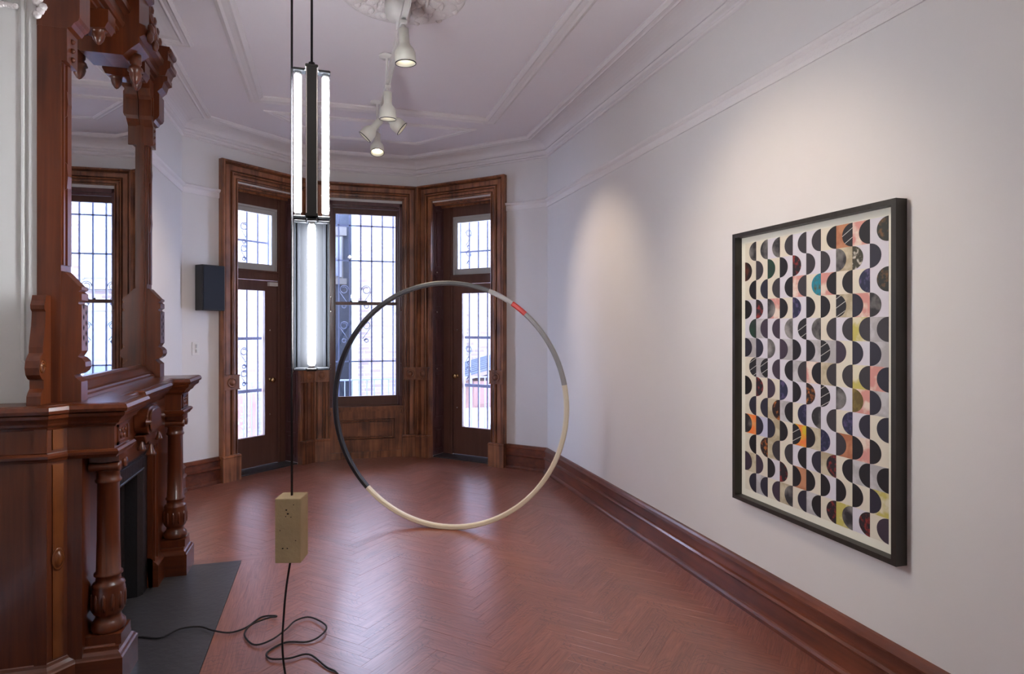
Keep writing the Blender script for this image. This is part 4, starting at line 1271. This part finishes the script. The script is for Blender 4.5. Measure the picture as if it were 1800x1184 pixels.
# ------------------------------------------------------------------ wall box, switch
wb = thing('wall_speaker', 'shallow black box speaker mounted on the wall beside the bay door', 'speaker', XFL @ Vector((0.25, 0, 1.64)))
MB(XFL).box(0.118, 0.345, 0.012, 0.125, 1.640, 2.062).build('cabinet', M['black'], wb, bevel=0.004)
MB(XFL).box(0.130, 0.333, 0.125, 0.131, 1.652, 2.050).build('cloth_front', M['navy'], wb)
MB(XFL).box(0.20, 0.27, 0.0, 0.012, 1.75, 1.95).build('bracket', M['black'], wb)
sw = thing('light_switch', 'white double switch plate on the wall below the black box', 'switch', XFL @ Vector((0.13, 0, 1.225)))
MB(XFL).box(0.096, 0.164, 0, 0.006, 1.225, 1.350).build('plate', M['offwhite'], sw, bevel=0.002)
MB(XFL).box(0.122, 0.138, 0.006, 0.012, 1.295, 1.325).box(0.122, 0.138, 0.006, 0.010, 1.250, 1.280).lathe([(0.003, 0), (0.002, 0.002)], (0.13, 0.006, 1.288), 8, m=lambda q: (q[0], q[2], q[1])).build('toggle', M['chrome'], sw)

# ------------------------------------------------------------------ outside: grilles, terrace, buildings
def scroll(b, s, z, r, turns=1.6, flip=1, o=-0.47):
    P = []
    n = 26
    for i in range(n):
        a = turns * 2 * math.pi * i / (n - 1)
        rr = r * (1 - 0.45 * i / (n - 1))
        P.append((s + flip * rr * math.cos(a), o, z + rr * math.sin(a)))
    b.tube(P, 0.005, 5)


def grille(label, xf, bars, rails, scrolls, z0, z1, s0, s1, o=-0.47, rr=0.009):
    g = thing('iron_grille', label, 'grille', xf @ Vector(((s0 + s1) / 2, o, z0)), group='iron grilles outside the bay')
    for s in bars:
        MB(xf).box(s - rr, s + rr, o - rr, o + rr, z0, z1).build('upright_bar', M['grille'], g)
    for z, h in rails:
        MB(xf).box(s0, s1, o - 0.008, o + 0.008, z - h / 2, z + h / 2).build('cross_rail', M['grille'], g)
    for s in (s0, s1):
        for z in (z0 + 0.25, z1 - 0.25):
            MB(xf).box(s - 0.008, s + 0.008, o, -WT + 0.005, z - 0.008, z + 0.008).build('wall_bracket', M['grille'], g)
    for s, z, r, fl in scrolls:
        b = MB(xf)
        scroll(b, s, z, r, 1.35, fl, o)
        scroll(b, s, -2 * 0 + z - r * 3.6 if r > 0.04 else z - 0.11, r * 0.55, 1.35, fl, o)
        b.tube([(s - fl * r, o, z - r * 0.4), (s + fl * r * 0.9, o, z - r * 3.2)], 0.004, 5)
        b.build('scroll', M['grille'], g)
    return g


dz = lambda v, D: EYE - (v - HORIZON) * D / FPX
# positions along each wall are read on a plane 0.47 m outside it
grille('black iron bars outside the middle bay window', XFB, [0.16 + 0.128 * k for k in range(7)], [(2.70, 0.016), (2.28, 0.016), (1.07, 0.016)], [(0.35, 1.93, 0.055, 1), (0.61, 1.93, 0.055, -1), (0.35, 1.50, 0.05, 1), (0.61, 1.50, 0.05, -1)], 0.55, 2.90, 0.05, 1.13, rr=0.008)
grille('black iron bars outside the bay door beside the black box', XFL, [0.72 + 0.135 * k for k in range(5)], [(1.36, 0.03), (0.79, 0.035), (2.42, 0.018)], [(0.96, 1.22, 0.045, 1), (0.96, 0.98, 0.04, 1), (0.96, 2.57, 0.045, 1), (0.96, 2.33, 0.04, 1)], 0.05, 2.85, 0.66, 1.45)
grille('black iron bars outside the bay door next to the long wall', XFR, [0.04 + 0.128 * k for k in range(8)], [(1.36, 0.03), (0.79, 0.035), (2.38, 0.018)], [(0.41, 1.22, 0.045, -1), (0.41, 0.98, 0.04, -1), (0.41, 2.60, 0.045, -1), (0.41, 2.36, 0.04, -1)], 0.05, 2.85, -0.02, 1.0)

M['deck'] = plain('pale_terrace_stone', (0.17, 0.17, 0.17, 1), 0.8, vary=0.1)
M['brick'] = brick_mat('weathered_pink_brick', (0.078, 0.054, 0.053, 1), (0.120, 0.094, 0.088, 1), (0.150, 0.142, 0.136, 1), rx=rad(90))
M['bricks'] = brick_mat('weathered_pink_brick_side', (0.078, 0.054, 0.053, 1), (0.120, 0.094, 0.088, 1), (0.150, 0.142, 0.136, 1), rx=rad(90), rz=0)
M['bluegrey'] = plain('blue_grey_render', (0.028, 0.036, 0.055, 1), 0.8, vary=0.25)
M['stone'] = plain('pale_lintel_stone', (0.13, 0.125, 0.12, 1), 0.7)
M['farglass'] = plain('far_window_glass', (0.08, 0.10, 0.14, 1), 0.2)
M['farframe'] = plain('far_window_frame', (0.18, 0.19, 0.22, 1), 0.5)
M['roof'] = plain('brown_metal_roof', (0.06, 0.04, 0.036, 1), 0.6)
M['pipe'] = plain('pale_green_downpipe', (0.20, 0.24, 0.23, 1), 0.5)
M['ivy'] = plain('ivy_leaf', (0.12, 0.14, 0.12, 1), 0.6, vary=0.4)
M['redwood'] = plain('weathered_red_fence', (0.13, 0.07, 0.06, 1), 0.8, vary=0.3)

tag(MB().box(-3.2, 4.2, 7.62, 9.1, -0.30, -0.10).build('terrace', M['deck']), 'pale stone terrace outside the bay doors', 'terrace')
tag(MB().box(-14, 16, 9.1, 24, -1.3, -1.2).build('yard_ground', M['deck']), 'pale paved yard beyond the terrace', 'ground', kind='structure')
rl = thing('terrace_railing', 'black iron railing along the outer edge of the terrace', 'railing', (0.5, 9.0, -0.1))
for x0 in range(-32, 43):
    x = x0 * 0.1 * 1.0
    if -2.6 < x < 3.9:
        MB().box(x - 0.007, x + 0.007, 8.993, 9.007, -0.1, 0.74).build('baluster', M['grille'], rl)
MB().box(-3.2, 4.2, 8.985, 9.015, 0.735, 0.755).build('top_rail', M['grille'], rl)
MB().box(-3.2, 4.2, 8.99, 9.01, -0.02, 0.0).build('bottom_rail', M['grille'], rl)


def building(name, label, x0, x1, y0, y1, z1, mat, wins, group=None):
    g = thing(name, label, 'building', ((x0 + x1) / 2, y0, -1.2), group=group)
    MB().box(x0, x1, y0, y1, -1.2, z1).build('wall', mat, g)
    for a, c, z0, zz in wins:
        wn = MB().box(a, c, y0 - 0.04, y0 + 0.02, z0, zz).box(a - 0.08, c + 0.08, y0 - 0.10, y0, z0 - 0.14, z0).box(a - 0.08, c + 0.08, y0 - 0.06, y0, zz, zz + 0.2)
        f_ = wn.build('window_surround', M['stone'], g)
        MB().box(a + 0.05, c - 0.05, y0 - 0.06, y0 - 0.035, z0 + 0.05, zz - 0.05).build('window_pane', M['farglass'], f_)
        MB().box(a + 0.05, c - 0.05, y0 - 0.075, y0 - 0.055, (z0 + zz) / 2 - 0.03, (z0 + zz) / 2 + 0.03).box(a + 0.03, a + 0.08, y0 - 0.07, y0 - 0.05, z0 + 0.03, zz - 0.03).box(c - 0.08, c - 0.03, y0 - 0.07, y0 - 0.05, z0 + 0.03, zz - 0.03).build('window_bars', M['farframe'], f_)
    return g


building('brick_house', 'weathered brick house wall seen through the bay door beside the black box', -7.0, -0.12, 11.6, 14, 4.7, M['brick'], [(-4.6, -3.6, 1.4, 3.2)], 'brick houses across the yard')
building('brick_house', 'weathered brick house with sash windows across the yard behind the middle window', 0.50, 8.5, 12.0, 15, 4.7, M['brick'], [(1.24, 1.98, 2.25, 4.0), (1.24, 1.98, 0.0, 1.75), (2.30, 2.56, 0.9, 2.6), (4.4, 5.4, 1.4, 3.2)], 'brick houses across the yard')
building('rendered_house', 'dark blue-grey rendered house in the gap between the brick houses', -0.6, 1.2, 15.2, 17, 6.0, M['bluegrey'], [(-0.05, 0.30, 2.6, 3.6)])
tag(MB().lathe([(0.06, -1.2), (0.06, 4.6)], (0.44, 11.8, 0), 14).box(0.37, 0.51, 11.74, 11.86, 2.0, 2.06).box(0.37, 0.51, 11.74, 11.86, 4.0, 4.06).build('downpipe', M['pipe']), 'pale green downpipe at the corner of the brick house', 'pipe')
# lean-to shed seen through the right-hand door
sh = thing('lean_to_shed', 'low brown shed with a ribbed sloping roof beyond the terrace railing', 'shed', (3.4, 10.6, -1.2))
MB().box(2.25, 5.2, 9.95, 11.6, -1.2, 0.60).build('wall', M['redwood'], sh)
MB().prism([(2.05, 0.62), (5.4, 1.52), (5.4, 1.58), (2.05, 0.68)], 9.75, 11.70, xz).build('roof', M['roof'], sh)
for k in range(8):
    y = 9.78 + 0.26 * k
    MB().prism([(2.05, 0.68), (5.4, 1.58), (5.4, 1.61), (2.05, 0.71)], y, y + 0.04, xz).build('roof_rib', M['bluegrey'], sh)
cf = thing('cold_frame', 'white sloping glazed cold frame standing in front of the shed', 'cold frame', (2.7, 9.6, -1.2))
MB().prism([(9.30, -1.2), (9.70, -1.2), (9.70, 0.20), (9.30, -0.25)], 2.0, 3.6, lambda u, v, w_: (w_, u, v)).build('box', M['stone'], cf)
for k in range(4):
    MB().prism([(9.28, -0.26), (9.70, 0.21), (9.70, 0.24), (9.28, -0.23)], 2.0 + 0.4 * k, 2.03 + 0.4 * k, lambda u, v, w_: (w_, u, v)).build('glazing_bar', M['farframe'], cf)
# picket fence with ivy seen through the lower part of the left-hand door
fc = thing('picket_fence', 'weathered red board fence with ivy beyond the terrace railing', 'fence', (-2.2, 9.6, -1.2))
for k in range(15):
    x = -3.4 + 0.165 * k
    MB().box(x, x + 0.10, 9.58, 9.61, -1.2, 0.50 + 0.02 * (k % 3)).build('board', M['redwood'], fc)
iv = MB()
for k in range(900):
    x, z = random.uniform(-3.4, -1.0), -0.9 + 1.35 * random.random()
    if (x * 4.1) % 1.0 < 0.5:
        s_ = random.uniform(0.02, 0.045)
        a = random.random() * 6.28
        y = 9.55 - random.random() * 0.06
        iv.add([(x, y, z), (x + s_ * math.cos(a), y - 0.012, z + s_ * math.sin(a)), (x + s_ * 1.2 * math.cos(a + 0.6), y - 0.02, z + s_ * 1.2 * math.sin(a + 0.6)), (x + s_ * math.cos(a + 1.2), y - 0.012, z + s_ * math.sin(a + 1.2))], [(0, 1, 2, 3)])
tag(iv.build('ivy_leaves', M['ivy'], fc), kind='stuff')

# daylight portals in the openings
for xf, s0, s1, z0, z1 in ((XFL, 0.545, 1.29, 0.3, 2.8), (XFR, 0.23, 1.03, 0.3, 2.8), (XFB, 0.2, 0.97, 0.6, 2.85)):
    ld = bpy.data.lights.new('window_portal', 'AREA')
    ld.shape = 'RECTANGLE'
    ld.size, ld.size_y = s1 - s0, z1 - z0
    ld.cycles.is_portal = True
    lo = bpy.data.objects.new('window_portal', ld)
    nrm = (xf.to_3x3() @ Vector((0, 1, 0)))
    lo.matrix_basis = Matrix.Translation(xf @ Vector(((s0 + s1) / 2, -0.29, (z0 + z1) / 2))) @ nrm.to_track_quat('-Z', 'Z').to_matrix().to_4x4()
    col.objects.link(lo)
